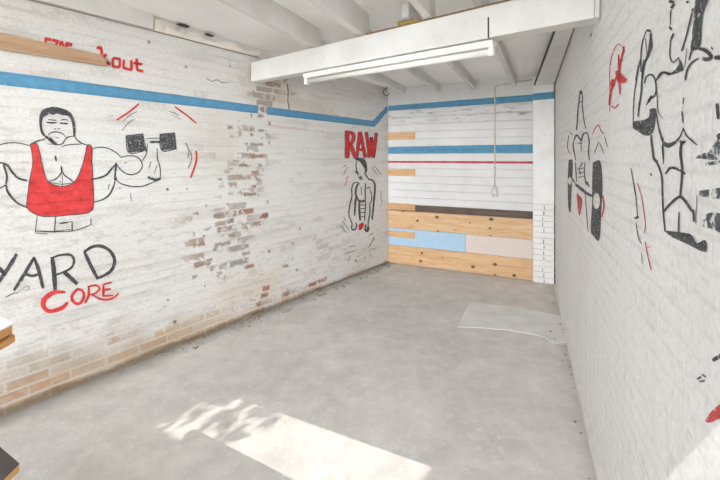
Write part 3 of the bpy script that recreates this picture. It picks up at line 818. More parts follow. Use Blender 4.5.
f10 = lambda *p: sc(10.667, 330, 225, p)
fig = [(f8((212,328),(205,370),(213,400),(208,425)),1.08),(f8((203,408),(226,432)),2.03),(f8((228,464),(256,454)),1.22),(f8((218,430),(240,470),(262,468)),0.94),
    (f6((210,38),(213,70)),1.08),(f6((241,0),(240,25),(264,62)),1.35),(f6((195,86),(162,90),(148,130),(149,180),(135,240),(128,300),(140,340),(152,372)),1.35),(f6((178,180),(171,240),(168,312)),2.03),
    (f6((200,90),(183,110),(175,160),(190,202)),2.03),(f6((188,205),(215,216),(244,207)),2.43),(f6((212,110),(215,172)),0.81),(f6((242,90),(240,140),(241,202)),1.35),(f6((248,126),(276,118)),1.22),
    (f6((260,64),(290,70),(306,100),(306,150),(300,210),(296,260),(290,320)),1.89),(f6((270,130),(286,180),(276,230)),1.08),(f6((200,215),(200,280),(206,346)),2.16),(f6((243,215),(240,280),(235,346)),1.22),
    (f6((205,240),(238,240)),0.94),(f6((208,265),(238,264)),0.94),(f6((208,290),(238,290)),0.94),(f6((210,320),(235,318)),0.81),(f6((270,230),(273,290),(262,350),(260,392)),1.35),
    (f6((150,368),(148,404),(170,409),(181,382),(174,360)),1.49),(f6((246,372),(236,414)),1.62),(f6((240,414),(255,416),(262,388)),2.97),(f6((285,312),(292,342)),1.62)]
marks = [(f8((104,376),(131,355)),1.0),(f8((114,412),(146,374)),.8),(f8((104,442),(126,404)),.8),(f8((355,368),(412,442)),.9),(f8((334,380),(376,436)),.9),(f8((348,402),(382,442)),.6),
    (f6((74,380),(112,431)),1.0),(f6((92,320),(107,352)),.8),(f6((84,345),(132,417)),.9),(f6((350,145),(348,190),(356,215),(344,250)),.7),(f6((270,446),(296,430)),.7),(f6((289,482),(302,455)),.8),
    (f10((200,228),(276,228)),.8),(f10((153,306),(272,272)),1.1),(f10((212,320),(195,377)),.8),(f10((408,112),(452,95)),.6),(f10((472,138),(408,242)),1.1),(f10((420,262),(482,247)),.6),
    (f10((278,342),(322,325)),.6),(f10((366,345),(382,350)),1.2),(f10((432,308),(425,347)),.9),(f10((448,340),(456,352)),.8)]
painting('mural', WL, 'small black outline mural of a standing bodybuilder below the word RAW', 'mural', [
    ('outline', 'black', fig, [], 0.0),
    ('hair', 'black', [], [f8((195,298),(230,303),(270,308),(290,345),(298,400),(288,422),(272,385),(250,352),(232,328),(203,320))], 0.0),
    ('shorts', 'red_raw', [], [f6((194,380),(215,361),(233,369),(222,400),(198,414))], 0.0),
    ('action_mark*', 'grey', marks, [], 0.0),
    ('red_mark*', 'red_worn', [(f6((128,40),(108,65),(116,76),(94,113)),.9),(f10((262,378),(292,392)),1.3),(f10((275,362),(272,388)),1.1)], [], 0.0)], (361, 200), 0.003)

# right wall
g6 = lambda *p: sc(6, 560, 80, p)
g48 = lambda *p: sc(4.8, 560, 150, p)
figm = [(g6((129,62),(120,85),(115,130),(108,190),(105,250),(99,302)),1.43),(g6((128,62),(136,100),(135,150),(145,240),(157,292)),1.17),(g6((122,64),(130,84)),2.86),(g6((113,130),(137,132)),0.91),
    (g6((85,362),(100,331),(120,352),(130,362),(140,326),(166,314)),1.69),(g6((84,360),(80,400),(96,482)),1.17),(g6((166,314),(176,370),(172,430),(178,482)),1.30),(g6((108,380),(134,378)),1.04),(g6((128,362),(128,430)),0.78),
    (g6((55,330),(45,400),(60,442)),0.78),(g6((235,370),(205,442)),0.78),(g6((240,380),(266,442)),0.78),(g6((270,340),(278,372),(286,402)),0.78),
    (g48((75,60),(80,152)),1.17),(g48((120,60),(118,110),(126,170)),1.17),(g48((84,92),(114,86)),0.91),(g48((84,112),(114,106)),0.91),(g48((87,132),(114,126)),0.91),
    (g48((120,200),(136,392)),0.78),(g48((128,150),(140,175)),1.82),(g48((60,138),(74,160)),1.30),(g48((110,60),(95,85)),1.17),(g48((90,85),(100,120)),1.04)]
pl_l = g48((42,50),(61,48),(61,130),(56,200),(52,296),(40,270),(38,130))
pl_r = g48((158,60),(195,55),(205,170),(200,280),(190,430),(160,410),(148,380),(155,250),(155,170))
ell = lambda cx, cy, rx, ry: [(cx + rx * math.cos(t), cy + ry * math.sin(t)) for t in [2 * math.pi * i / 14 for i in range(14)]]
painting('mural', WR, 'black and red mural of a lifter raising one arm above a barbell', 'mural', [
    ('body_outline', 'black', figm[4:13], [], 0.0), ('raised_arm', 'black', figm[:4], [], 0.0), ('torso_outline', 'black', figm[13:], [], 0.0),
    ('barbell', 'black_worn', [(g48((74,164),(130,208),(158,222)),3.0)], [], 0.0), ('plate*', 'black_worn', [], [pl_l, pl_r], 0.0),
    ('hand*', 'white_paint', [], [g48(*ell(178, 245, 17, 38)), g48(*ell(49, 148, 9, 18))], 0.0014),
    ('plate_edge', 'red_worn', [(g48((206,218),(213,270),(201,322)),1.9)], [], 0.0), ('shorts', 'red_worn', [], [g48((80,205),(108,240),(95,316),(85,270))], 0.0),
    ('red_mark*', 'red_worn', [(g6((195,326),(215,286),(235,272),(250,310),(272,322)),1.1),(g6((58,310),(76,330)),1.0)], [], 0.0)], (580, 170))
l5 = lambda *p: sc(5.333, 600, 30, p)
painting('emblem', WR, 'small red oval emblem painted high between the two right wall murals', 'emblem', [
    ('oval', 'red_worn', [(l5((54,434),(55,330),(54,200),(70,120),(98,76),(122,92)),1.0),(l5((62,402),(80,416),(102,394)),1.6),(l5((122,92),(135,120)),.8)], [], 0.0),
    ('figure', 'red', [(l5((132,86),(112,180),(105,240),(110,342)),1.8),(l5((102,130),(104,220)),1.4),(l5((96,238),(75,292),(60,332),(52,400)),2.0),(l5((72,262),(66,300)),3.4)],
        [l5((84,222),(100,214),(122,242),(146,262),(132,282),(96,272))], 0.0014)], (618, 78))
b6 = lambda *p: sc(6, 625, 0, p)
b48 = lambda *p: sc(4.8, 625, 60, p)
b41 = lambda *p: sc(4.174, 640, 140, p)
big = [(b6((156,195,2),(156,270,4),(142,330,3),(118,385,2.4),(106,475,2.2)),4.0),(b6((152,178),(130,186),(106,258),(98,340),(98,432)),1.3),(b6((132,180),(158,188)),2.2),(b6((125,230),(135,330)),.9),
    (b6((65,482),(75,420),(95,350)),.7),(b6((265,8),(300,12)),3.0),(b6((298,22),(280,50)),3.0),(b6((276,60),(274,150)),1.0),(b6((268,158),(284,180)),2.2),(b6((294,200),(280,236)),2.2),
    (b6((277,236),(272,330),(290,373),(327,344)),1.4),(b6((352,420),(285,441),(240,432),(214,440),(190,482)),1.6),(b6((412,48,2.6),(395,120,1.8),(370,220,1.6),(344,306,2.4)),1.8),(b6((370,8),(384,16)),2.8),
    (b6((402,298),(388,362)),1.8),(b6((398,304,1.5),(440,290,3),(490,305,4),(526,340,4)),3.0),(b6((528,338),(500,356),(468,350)),4.0),(b6((540,346),(590,344)),4.6),(b6((446,348),(402,378),(376,420),(364,482)),2.0),(b6((374,290),(362,402)),.8),(b6((520,282),(532,296)),1.8),
    (b48((76,0),(60,80),(45,180),(40,312)),.9),(b48((92,0),(85,60),(80,150),(70,220),(64,272)),1.8),(b48((95,112),(105,80),(130,70),(146,95),(152,140),(145,170),(120,190),(104,216)),1.7),(b48((130,170),(112,205)),2.4),
    (b48((150,240,1.2),(165,330,1.6),(185,388,3),(205,410,4.4),(236,400,3.2),(265,370,2),(281,334,1.6)),2.0),(b48((280,325),(300,365),(348,408)),1.6),(b48((283,180),(282,212)),1.2),(b48((275,245),(281,302)),1.5),
    (b48((156,150),(160,240),(182,282)),.8),(b48((148,102),(185,62),(215,70),(252,45)),1.5),(b48((128,360),(130,400),(140,472)),2.2),(b48((292,390),(272,410),(268,472)),2.6),(b48((264,392),(290,396)),2.2),(b48((180,410),(186,482)),1.2),
    (b48((445,208),(452,284)),3.4),
    (b41((50,0),(55,40),(58,78),(75,100),(92,150),(95,220),(98,290),(106,382)),1.9),(b41((95,0),(100,60),(98,100)),1.0),(b41((176,0),(172,60),(178,130),(170,232)),2.5),(b41((108,142),(130,116),(165,125),(192,142)),2.4),
    (b41((98,302),(130,265),(165,238),(188,252),(222,302)),2.8),(b41((165,300),(162,392)),1.5),(b41((225,290),(228,342)),2.4),(b41((240,230),(235,352)),.7),(b41((46,138),(50,150)),1.6),(b41((58,78),(76,92)),2.6)]
painting('mural', WR, 'large black outline mural of a bare-chested giant with one raised fist', 'mural', [
    ('raised_arm_outline', 'black', big[0:5] + big[21:25], [], 0.0), ('neck_outline', 'black', big[12:14], [], 0.0), ('shoulder_outline', 'black', [big[11], big[30]] + big[14:21], [], 0.0), ('chest_outline*', 'black', big[25:30] + [big[35]], [], 0.0), ('waist_outline', 'black', big[31:35] + big[36:], [], 0.0), ('head_outline', 'black', big[5:11], [b6((326,348),(346,384),(352,420),(308,421),(326,382))], 0.0),
    ('fist', 'black_worn', [], [b48((120,235),(150,235),(148,300),(130,355),(95,362),(60,340),(40,325),(45,295),(80,290),(115,275))], 0.0),
    ('raised_arm', 'black_worn', [], [b6((430,-30),(510,-30),(480,60),(465,150),(455,270),(400,300),(405,220),(415,120),(420,50))], 0.0),
    ('belt', 'black_worn', [], [b41((105,378),(170,385),(215,395),(240,430),(275,418),(275,468),(200,435),(130,402))], 0.0),
    ('shading*', 'scraped', [(b41((238,72),(300,60),(350,82)),4.2),(b41((275,102),(345,90)),3.6)], [b48((420,380),(470,352),(490,470),(345,470),(400,452)), b41((250,212),(360,200),(360,244),(260,236)), b41((265,330),(290,305),(360,316),(360,390),(300,370),(265,360))], 0.0)], (680, 130))
z4 = lambda *p: sc(4, 620, 160, p)
painting('lightning_mark', WR, 'thin zigzag streak, one line black and one red, left of the large giant mural', 'painted mark', [
    ('black_line', 'black_worn', [(z4((45,33),(55,90),(65,150),(72,232)),1.1),(z4((58,233),(77,228)),2.6),(z4((65,250),(75,310),(88,336)),1.0),(z4((88,370),(90,416)),.6)], [], 0.0),
    ('red_line', 'red_worn', [(z4((72,93),(90,160),(103,260),(96,297)),1.0),(z4((102,325),(112,380),(126,440)),1.2),(z4((109,352),(126,345)),.7)], [], 0.0)], (640, 210))
e3 = lambda *p: sc(3.2, 650, 330, p)
painting('paint_smudge', WR, 'red paint smudge low on the right wall near the sunlit corner', 'painted mark', [
    ('smudge', 'red_worn', [], [e3((178,292),(194,266),(226,238),(260,225),(260,262),(224,284),(192,297))], 0.0)], (715, 412))
painting('paint_smudge', WR, 'broken black paint marks just above the red smudge', 'painted mark', [
    ('smudge*', 'black_worn', [(e3((152,158),(166,150)),2.0),(e3((168,142),(182,152)),1.8),(e3((160,166),(178,162)),1.4),(e3((202,98),(222,86)),4.0),(e3((216,92),(245,70)),4.0)], [], 0.0)], (705, 370))

# stripes
def stripe(wall, segs, mat, label, off=0.0008):
    bm = bmesh.new()
    for top, bot in segs:
        (x0, y0), (x1, y1) = top; (a0, b0), (a1, b1) = bot
        n = 40
        row = None
        for i in range(n + 1):
            t = i / n
            j = random.uniform(-0.25, 0.25); j2 = random.uniform(-0.25, 0.25)
            r = [bm.verts.new(wall.px(x0 + (x1 - x0) * t, y0 + (y1 - y0) * t + j * .5, off)), bm.verts.new(wall.px(a0 + (a1 - a0) * t, b0 + (b1 - b0) * t + j2 * .5, off))]
            if row: bm.faces.new((row[0], row[1], r[1], r[0]))
            row = r
    return tag(Painter(wall).obj('painted_stripe', bm, M[mat]), label, 'stripe')
stripe(WL, [(((-60, 63.0), (258, 105.6)), ((-60, 78.3), (258, 113.5))), (((267, 106.8), (372.5, 120.8)), ((267, 114.6), (374.5, 127.0))), (((372.5, 120.8), (387.4, 105.4)), ((374.5, 127.0), (387.6, 111.4)))], 'blue',
       'blue stripe running the length of the mural wall and kinking up at the corner')
def zstripe(u0, u1, za0, za1, zb0, zb1, mat, label, off=0.0035):
    bm = bmesh.new(); row = None
    for i in range(41):
        t = i / 40; u = u0 + (u1 - u0) * t
        j = random.uniform(-.0015, .0015)
        r = [bm.verts.new(WB.pt(u, zb0 + (zb1 - zb0) * t + j, off)), bm.verts.new(WB.pt(u, za0 + (za1 - za0) * t - j, off))]
        if row: bm.faces.new((row[0], row[1], r[1], r[0]))
        row = r
    return bm
P = Painter(WB)
tag(P.obj('painted_stripe', zstripe(0.006, u_pil, 2.30, 2.318, 2.375, 2.408, None, None), M['blue_board']), 'blue stripe along the top of the white boards under the joists', 'stripe')
tag(P.obj('painted_stripe', zstripe(u_pil + 0.004, uB_end - 0.013, 2.326, 2.330, 2.412, 2.42, None, None, 0.047), M['blue_board']), 'short piece of blue stripe across the top of the brick pillar', 'stripe')
tag(P.obj('painted_stripe', zstripe(0.006, u_pil - 0.002, 1.65, 1.652, 1.752, 1.764, None, None), M['blue_board']), 'wide blue stripe across the white boards, above the thin red one', 'stripe')
tag(P.obj('painted_stripe', zstripe(0.006, u_pil - 0.002, 1.512, 1.514, 1.539, 1.542, None, None), M['red_board']), 'thin red stripe across the white boards', 'stripe')

# ------------------------------------------------------------------ roof: ceiling, beam, joists
q = [WL.pt(-0.25, 0, -0.24), WL.pt(uL_front + 0.03, 0, -0.24), WR.pt(uR_front + 0.03, 0, -0.24), WR.pt(uR_far - 0.25, 0, -0.24)]
bm = bmesh.new()
lo = [Vector((p.x, p.y, ceil_z(p))) for p in q]
add_hull(bm, lo, [p + Vector((0, 0, 0.12)) for p in lo])
def ceiling_mat():
    m, t, p = nodes('white_ceiling_boards')
    tc = t.nodes.new('ShaderNodeTexCoord').outputs['Object']
    c = ramp(t, noise_node(t, tc, 1.6, 5.0, 0.6), 0.3, 0.65, srgb(236, 235, 232), srgb(246, 245, 242))
    sp = ramp(t, noise_node(t, tc, 9.0, 5.0, 0.65), 0.62, 0.76)
    c = mixc(t, math_(t, 'MULTIPLY', sp, 0.3), c, srgb(178, 166, 150))
    t.links.new(c, p.inputs['Base Color']); p.inputs['Roughness'].default_value = 0.75
    mp = t.nodes.new('ShaderNodeMapping'); mp.inputs['Rotation'].default_value = (0, 0, math.atan2(J.x, J.y))
    t.links.new(tc, mp.inputs['Vector'])
    w = t.nodes.new('ShaderNodeTexWave'); w.wave_type = 'BANDS'; w.bands_direction = 'X'; w.inputs['Scale'].default_value = 1.2; w.wave_profile = 'SAW'
    w.inputs['Distortion'].default_value = 0.4
    t.links.new(mp.outputs[0], w.inputs['Vector'])
    b = t.nodes.new('ShaderNodeBump'); b.inputs['Strength'].default_value = 0.4; b.inputs['Distance'].default_value = 0.006
    t.links.new(w.outputs['Fac'], b.inputs['Height']); t.links.new(b.outputs[0], p.inputs['Normal'])
    return m
struct(mesh_obj('ceiling', bm, ceiling_mat()))

# main beam
bL = WL.px(250, 82.0); bR = WR.px(602, 17.0)
bdir = Vector((bR.x - bL.x, bR.y - bL.y, bR.z - bL.z)); bLen = bdir.length; bdir.normalize()
bnor = Vector((bdir.y, -bdir.x, 0)).normalized()           # towards the viewer
if bnor.y > 0: bnor = -bnor
bback = -bnor
BHT = 0.192
def beam_s(px):                                            # length along the beam's near edge seen at column px
    k = (px - 360.0) / F
    return (k * bL.y - bL.x) / (bdir.x - k * bdir.y)
def beam_pt(s, back=0.0, up=0.0): return bL + bdir * s + bback * back + Vector((0, 0, up))
def prism(s0, s1, b0, b1, z0, z1):
    bm = bmesh.new()
    add_hull(bm, [beam_pt(s0, b0, z0), beam_pt(s1, b0, z0), beam_pt(s1, b1, z0), beam_pt(s0, b1, z0)],
                 [beam_pt(s0, b0, z1), beam_pt(s1, b0, z1), beam_pt(s1, b1, z1), beam_pt(s0, b1, z1)])
    return bm
beam = thing('roof_beam', 'thick white painted timber beam crossing the room under the joists', 'beam', beam_pt(bLen / 2))
bm = prism(0.012, bLen - 0.012, 0.0, 0.11, 0.0, BHT); bevel(bm, 0.008)
keep(mesh_obj('timber', bm, M['white_wood']), beam)
s_cov = beam_s(490.5)
bm = prism(s_cov, bLen - 0.03, -0.022, -0.0005, -0.004, BHT - 0.022); bevel(bm, 0.004)
keep(mesh_obj('cover_board', bm, M['white_wood']), beam)
bm = prism(s_cov - 0.016, s_cov - 0.004, -0.006, -0.0005, -0.003, BHT - 0.07); bevel(bm, 0.002)
keep(mesh_obj('strap', bm, M['metal']), beam)
bm = prism(beam_s(366), beam_s(548), -0.003, 0.055, BHT - 0.002, BHT + 0.010); bevel(bm, 0.003)
o = keep(mesh_obj('bare_edge', bm, M['brown_edge']), beam)
# yellow foam lump on the beam
bm = bmesh.new()
for i in range(9):
    s = beam_s(400) + (beam_s(417) - beam_s(400)) * i / 8
    mtx = Matrix.Translation(beam_pt(s, 0.012 + random.uniform(-.008, .008), BHT + 0.012 + random.uniform(0, .010))) @ Matrix.Diagonal((0.024, 0.024, random.uniform(.014, .024), 1))
    bmesh.ops.create_icosphere(bm, subdivisions=2, radius=1.0, matrix=mtx)
tag(mesh_obj('foam_lump', bm, M['foam'], smooth=True), 'yellow foam lump squeezed out on top of the roof beam', 'foam')

# fluorescent batten under the beam
sA, sB = beam_s(301), beam_s(491)
batten = thing('batten_light', 'long white fluorescent batten light under the roof beam', 'ceiling light', beam_pt((sA + sB) / 2, 0.055, -0.002))
bm = bmesh.new()
sec = [(0.018, -0.006), (0.092, -0.006), (0.092, -0.020), (0.080, -0.045), (0.030, -0.045), (0.018, -0.020)]
add_hull(bm, [beam_pt(sA, a, b) for a, b in sec], [beam_pt(sB, a, b) for a, b in sec]); bevel(bm, 0.003)
keep(mesh_obj('housing', bm, M['lamp']), batten)
bm = bmesh.new(); add_tube(bm, [beam_pt(sA + 0.03, 0.055, -0.070), beam_pt(sB - 0.03, 0.055, -0.070)], 0.0205, 16)
keep(mesh_obj('tube', bm, M['tube'], smooth=True), batten)
for s0, s1 in ((sA, sA + 0.035), (sB - 0.035, sB)):
    bm = prism(s0, s1, 0.030, 0.080, -0.100, -0.044); bevel(bm, 0.012, 3)
    keep(mesh_obj('end_cap', bm, M['lamp'], smooth=False), batten)
for px in (330, 418):
    bm = prism(beam_s(px) - 0.012, beam_s(px) + 0.012, 0.012, 0.017, -0.03, -0.006); bevel(bm, 0.002)
    keep(mesh_obj('clip', bm, M['plaster']), batten)

# joists
def joist(p0, p1, w, h, mat, name, label, cat, group=None, drop=0.0):
    side = Vector((J.y, -J.x, 0))
    a = Vector((p0.x, p0.y, ceil_z(p0) - h - drop)); b = Vector((p1.x, p1.y, ceil_z(p1) - h - drop))
    bm = bmesh.new(); add_bar(bm, a, b, side, Vector((0, 0, 1)), w, h - 0.002); bevel(bm, 0.004)
    return tag(mesh_obj(name, bm, mat), label, cat, group)
JH = 0.105
def to_front(p):
    L = (nt(p)[0] - EAVE_N) / (J.dot(N))
    return Vector((p.x - J.x * L, p.y - J.y * L, 0))
fr = [(309, 'white joist in front of the beam, nearest the mural wall'), (357, 'white joist in front of the beam, second from the mural wall'),
      (424, 'white joist meeting the beam just right of the yellow foam'), (508, 'white joist over the cover board end of the beam')]
for px, lab in fr:
    s = beam_s(px); p = beam_pt(s, 0.10)
    joist(p, to_front(p), 0.055, ceil_z(p) - p.z - BHT - 0.011, M['white_wood'], 'ceiling_joist', lab, 'joist', 'joists in front of the beam')
def back_to_beam(u):
    p = WB.pt(u, 0)
    # walk from the back wall towards the beam's far face
    d2 = Vector((-J.x, -J.y)); o2 = Vector((p.x, p.y)); bo = beam_pt(0, 0.115); bd = Vector((bdir.x, bdir.y))
    k = d2.x * bd.y - d2.y * bd.x
    dv = Vector((bo.x, bo.y)) - o2
    t = (dv.x * bd.y - dv.y * bd.x) / k
    return Vector((o2.x + d2.x * t, o2.y + d2.y * t, 0))
bk = [(404, 'white joist behind the beam, close to the hook'), (439, 'white joist behind the beam, second from the hook'),
      (474, 'scuffed white joist behind the beam, above the middle of the white boards'), (514, 'white joist behind the beam, above the conduit')]
for px, lab in bk:
    u = WB.uz(px, 90)[0]
    p0 = WB.pt(u, 0, 0.006)
    joist(p0, back_to_beam(u), 0.052, JH, M['white_wood'], 'ceiling_joist', lab, 'joist', 'joists behind the beam')
# wide board along the right wall
uw0 = WB.uz(535, 85)[0]
pA = WB.pt(uw0, 0, 0.006)
pC = WR.pt(uR_far + 0.02, 0, 0.012)
kR = None
u = 0.0
while u < 4:
    p = WR.pt(u, 0, 0.012)
    if (Vector((p.x, p.y)) - Vector((bL.x, bL.y))).dot(Vector((bback.x, bback.y))) < 0.115: break
    u += 0.01
pD = WR.pt(u - 0.01, 0, 0.012)
bm = bmesh.new()
q_ = 0.0
while True:
    pB = pA - Vector((0.36, 1.0, 0)) * q_
    if (Vector((pB.x, pB.y)) - Vector((bL.x, bL.y))).dot(Vector((bback.x, bback.y))) < 0.125 or q_ > 4: break
    q_ += 0.01
zl = [Vector((p.x, p.y, ceil_z(p) - 0.13)) for p in (pA, pB, pD, pC)]
add_hull(bm, zl, [p + Vector((0, 0, 0.022)) for p in zl]); bevel(bm, 0.003)
sb_ = mesh_obj('soffit_board', bm, M['white_wood'])
bm = bmesh.new()
sd = (pD - pB); sd.z = 0; sd.normalize()
a_, b_ = zl[0] - sd * 0.009, zl[1] - sd * 0.009
add_bar(bm, a_, b_, sd, Vector((0, 0, 1)), 0.014, 0.02)
o = mesh_obj('gap_shade_strip', bm, M['dark_gap'], sb_); o['label'] = 'dark strip standing in for the shaded gap beside the board'  # dark colour put in for the shade of the gap beside the board
bm = bmesh.new()
add_bar(bm, zl[3] - sd * 0.002 + Vector((0, 0, -0.001)), zl[2] - sd * 0.002 + Vector((0, 0, -0.001)), sd, Vector((0, 0, 1)), 0.007, 0.012)
mesh_obj('gap_shade_strip', bm, M['dark_gap'], sb_)  # the same gap shade as a dark strip along the right wall
tag(sb_, 'wide white soffit board behind the beam along the lifter mural wall', 'board')

# wall plate and broken plaster at the head of the mural wall
uP = WL.uz(152, 30)[0]
bm = wall_box(WL, uP, uL_front, 2.615, 2.80, -0.015, 0.03, 0.006)
struct(mesh_obj('trim_1', bm, M['white_wood']))
uQ0, uQ1 = WL.uz(258, 58)[0], WL.uz(153, 30)[0]
bm = bmesh.new(); prev = None
for i in range(60):
    u = uQ0 + (uQ1 - uQ0) * i / 59
    e = float(fbm(np.array([u * 6.0]), np.array([0.7]), 4, 61)[0])
    zt = 2.70 - 0.05 * (1 - i / 59) + (e - 0.5) * 0.13
    th = 0.022 + (float(fbm(np.array([u * 9.0]), np.array([2.7]), 3, 62)[0]) - .5) * 0.04
    ring = [WL.pt(u, 2.612, -0.012), WL.pt(u, 2.612, th), WL.pt(u, (2.612 + zt) / 2, th + 0.008), WL.pt(u, zt, th * 0.7), WL.pt(u, zt, -0.012)]
    ring = [bm.verts.new(p) for p in ring]
    if prev:
        for a in range(5): bm.faces.new((prev[a], prev[(a + 1) % 5], ring[(a + 1) % 5], ring[a]))
    else: bm.faces.new(ring)
    prev = ring
bm.faces.new(prev[::-1])
struct(mesh_obj('trim_2', bm, M['plaster']))
for xa, ya, xb, yb, w_ in ((178, 23.5, 189, 26.5, 0.009), (206, 33.5, 214, 36, 0.005)):
    ua, za = WL.uz(xa, ya, 0.036); ub, zb_ = WL.uz(xb, yb, 0.036)
    bm = bmesh.new()
    lo = [(ua, za), ((ua + ub) / 2, (za + zb_) / 2 - w_), (ub, zb_ - w_ * 0.6), (ub, zb_), ((ua + ub) / 2, (za + zb_) / 2 + w_ * .4)]
    add_hull(bm, [WL.pt(a, b, 0.0) for a, b in lo], [WL.pt(a, b, 0.046) for a, b in lo])
    mesh_obj('hole', bm, M['dark_gap'], bpy.data.objects['trim_2'])
# dark joint under the plate
bm = wall_box(WL, uQ0, uL_front, 2.606, 2.611, -0.012, 0.006)
struct(mesh_obj('trim_3', bm, M['joint']))

# ------------------------------------------------------------------ small fixed things
# timber rail on the mural wall
uA, zA0 = WL.uz(0, 49, .034); zA1 = WL.uz(0, 32.3, .034)[1]
uBr, zB0 = WL.uz(107, 66, .034); uBt, zB1 = WL.uz(102.5, 55, .034)
uF = uA + 0.7
sl0 = (zA0 - zB0) / (uA - uBr); sl1 = (zA1 - zB1) / (uA - uBt)
bm = bmesh.new()
prof = [(uBr, zB0), (uBr + 0.010, zB0 + (zB1 - zB0) * 0.25), (uBr - 0.006, zB0 + (zB1 - zB0) * 0.5), (uBr + 0.022, zB0 + (zB1 - zB0) * 0.72), (uBt, zB1)]
lo = prof + [(uF, zA1 + sl1 * 0.7), (uF, zA0 + sl0 * 0.7)]
add_hull(bm, [WL.pt(u, z, 0.013) for u, z in lo], [WL.pt(u, z, 0.034) for u, z in lo])
o = wall_uv(mesh_obj('timber_rail', bm, M['rail']), WL)
tag(o, 'bare brown timber rail fixed to the mural wall over the red word', 'rail')

# conduit and switch
ux = WB.uz(495, 150)[0]; zt = WB.uz(495, 86)[1]; zb = WB.uz(495, 187)[1]
cond = thing('electrical_conduit', 'thin cream conduit dropping down the white boards to a switch', 'conduit', WB.pt(ux, zb, 0.014))
bm = bmesh.new()
path = [WB.pt(ux, zb, 0.016), WB.pt(ux, zt - 0.03, 0.016), WB.pt(ux + 0.01, zt - 0.008, 0.016), WB.pt(ux + 0.03, zt, 0.016), WB.pt(u_pil - 0.01, zt + 0.045, 0.016)]
add_tube(bm, path, 0.0085, 10)
keep(mesh_obj('pipe', bm, M['pvc'], smooth=True), cond)
for z in (zb + 0.25, zb + 0.7, zb + 1.15):
    bm = wall_box(WB, ux - 0.014, ux + 0.014, z, z + 0.018, 0.0045, 0.025, 0.003)
    keep(mesh_obj('saddle', bm, M['pvc']), cond)
zs0 = WB.uz(495, 197)[1]
sw = thing('light_switch', 'small grey light switch box at the foot of the conduit', 'switch', WB.pt(ux, zs0, 0.001))
bm = wall_box(WB, ux - 0.036, ux + 0.036, zs0, zb + 0.001, 0.0015, 0.036, 0.006); keep(mesh_obj('box', bm, M['switch']), sw)
zm = (zs0 + zb) / 2
bm = wall_box(WB, ux - 0.012, ux + 0.012, zm - 0.02, zm + 0.02, 0.0355, 0.042, 0.002); keep(mesh_obj('rocker', bm, M['tube']), sw)

# hook hanging near the far corner
hp = WL.px(388, 96, 0.03)
k = Vector((WB.pt(0.02, 0, 0.18).x, WB.pt(0.02, 0, 0.18).y, 0))
d = k.y; cx = (386.5 - 360) / F * d
hz = lambda py: H + (HY - py) / F * d
bm = bmesh.new()
cpt = Vector((cx, d, 0)); sdx = Vector((1, 0, 0))
zc = hz(92.0); R = 0.045
pts = [cpt + sdx * (R * 0.95) + Vector((0, 0, hz(86) + 0.0))]
pts += [cpt + sdx * (R * math.cos(a)) + Vector((0, 0, zc + R * 1.2 * math.sin(a))) for a in [math.radians(v) for v in range(60, 331, 18)]]
pts = pts[1:]
top = ceil_z(cpt)
pts = [cpt + Vector((0, 0, top - 0.001)), cpt + Vector((0, 0, top - 0.05))] + [cpt + sdx * (R * math.cos(a)) + Vector((0, 0, zc + R * 1.25 * math.sin(a))) for a in [math.radians(v) for v in range(90, 351, 18)]]
add_tube(bm, pts, 0.0055, 8)
tag(mesh_obj('ceiling_hook', bm, M['metal'], smooth=True), 'dark steel hook hanging from the ceiling by the far corner', 'hook')

# thin cable dropping from the beam end down the mural wall
bm = bmesh.new()
add_tube(bm, [WL.px(286.5, 84, 0.012), WL.px(287.5, 92, 0.012), WL.px(287.0, 101, 0.012), WL.px(288.5, 110, 0.012)], 0.004, 6)
tag(mesh_obj('cable', bm, M['metal'], smooth=True), 'short dark cable hanging down the mural wall under the beam', 'cable')

# shelf unit at the viewer's left
cz1, cz0 = 1.10, 0.675
c1 = on_floor(14, 322.5, cz1); c0 = on_floor(19.5, 463, cz0)
ea, eb = Vector((-0.87, 0.5, 0)).normalized(), Vector((0.08, -1, 0)).normalized()
unit = thing('shelf_unit', 'timber shelf unit at the edge of the room, white top and dark lower shelf', 'shelf', Vector((c1.x - 0.45, c1.y - 0.3, 0)))
def shelf(name, cpt, ztop, th, mat, la=0.75, lb=0.65, shift=0.0, bev=0.003):
    p = Vector((cpt.x, cpt.y, 0)) + (ea + eb) * shift
    loop = [p, p + eb * lb, p + eb * lb + ea * la, p + ea * la]
    bm = bmesh.new()
    add_hull(bm, [Vector((v.x, v.y, ztop - th)) for v in loop], [Vector((v.x, v.y, ztop)) for v in loop]); bevel(bm, bev)
    o = mesh_obj(name, bm, mat)
    me = o.data; l = me.uv_layers.new(name='UVMap')
    for lp in me.loops:
        v = me.vertices[lp.vertex_index].co; l.data[lp.index].uv = (v.dot(eb) + v.dot(ea) , v.z * 2 + v.dot(ea) * .5)
    return keep(o, unit)
shelf('white_top', c1, cz1, 0.006, M['white_top'])
shelf('top_shelf', c1, cz1 - 0.0062, 0.026, M['shelf_wood'], shift=0.004)
shelf('lower_board', c1, cz1 - 0.0375, 0.022, M['shelf_wood'], shift=-0.003)
shelf('shadow_strip', c1, cz1 - 0.0325, 0.005, M['dark_strip'], shift=0.012)  # dark strip put in as the shadow line between the boards
shelf('dark_shelf', c0, cz0, 0.004, M['black_top'], la=0.72, lb=0.62)
shelf('bottom_shelf', c0, cz0 - 0.0042, 0.022, M['shelf_wood'], la=0.72, lb=0.62)
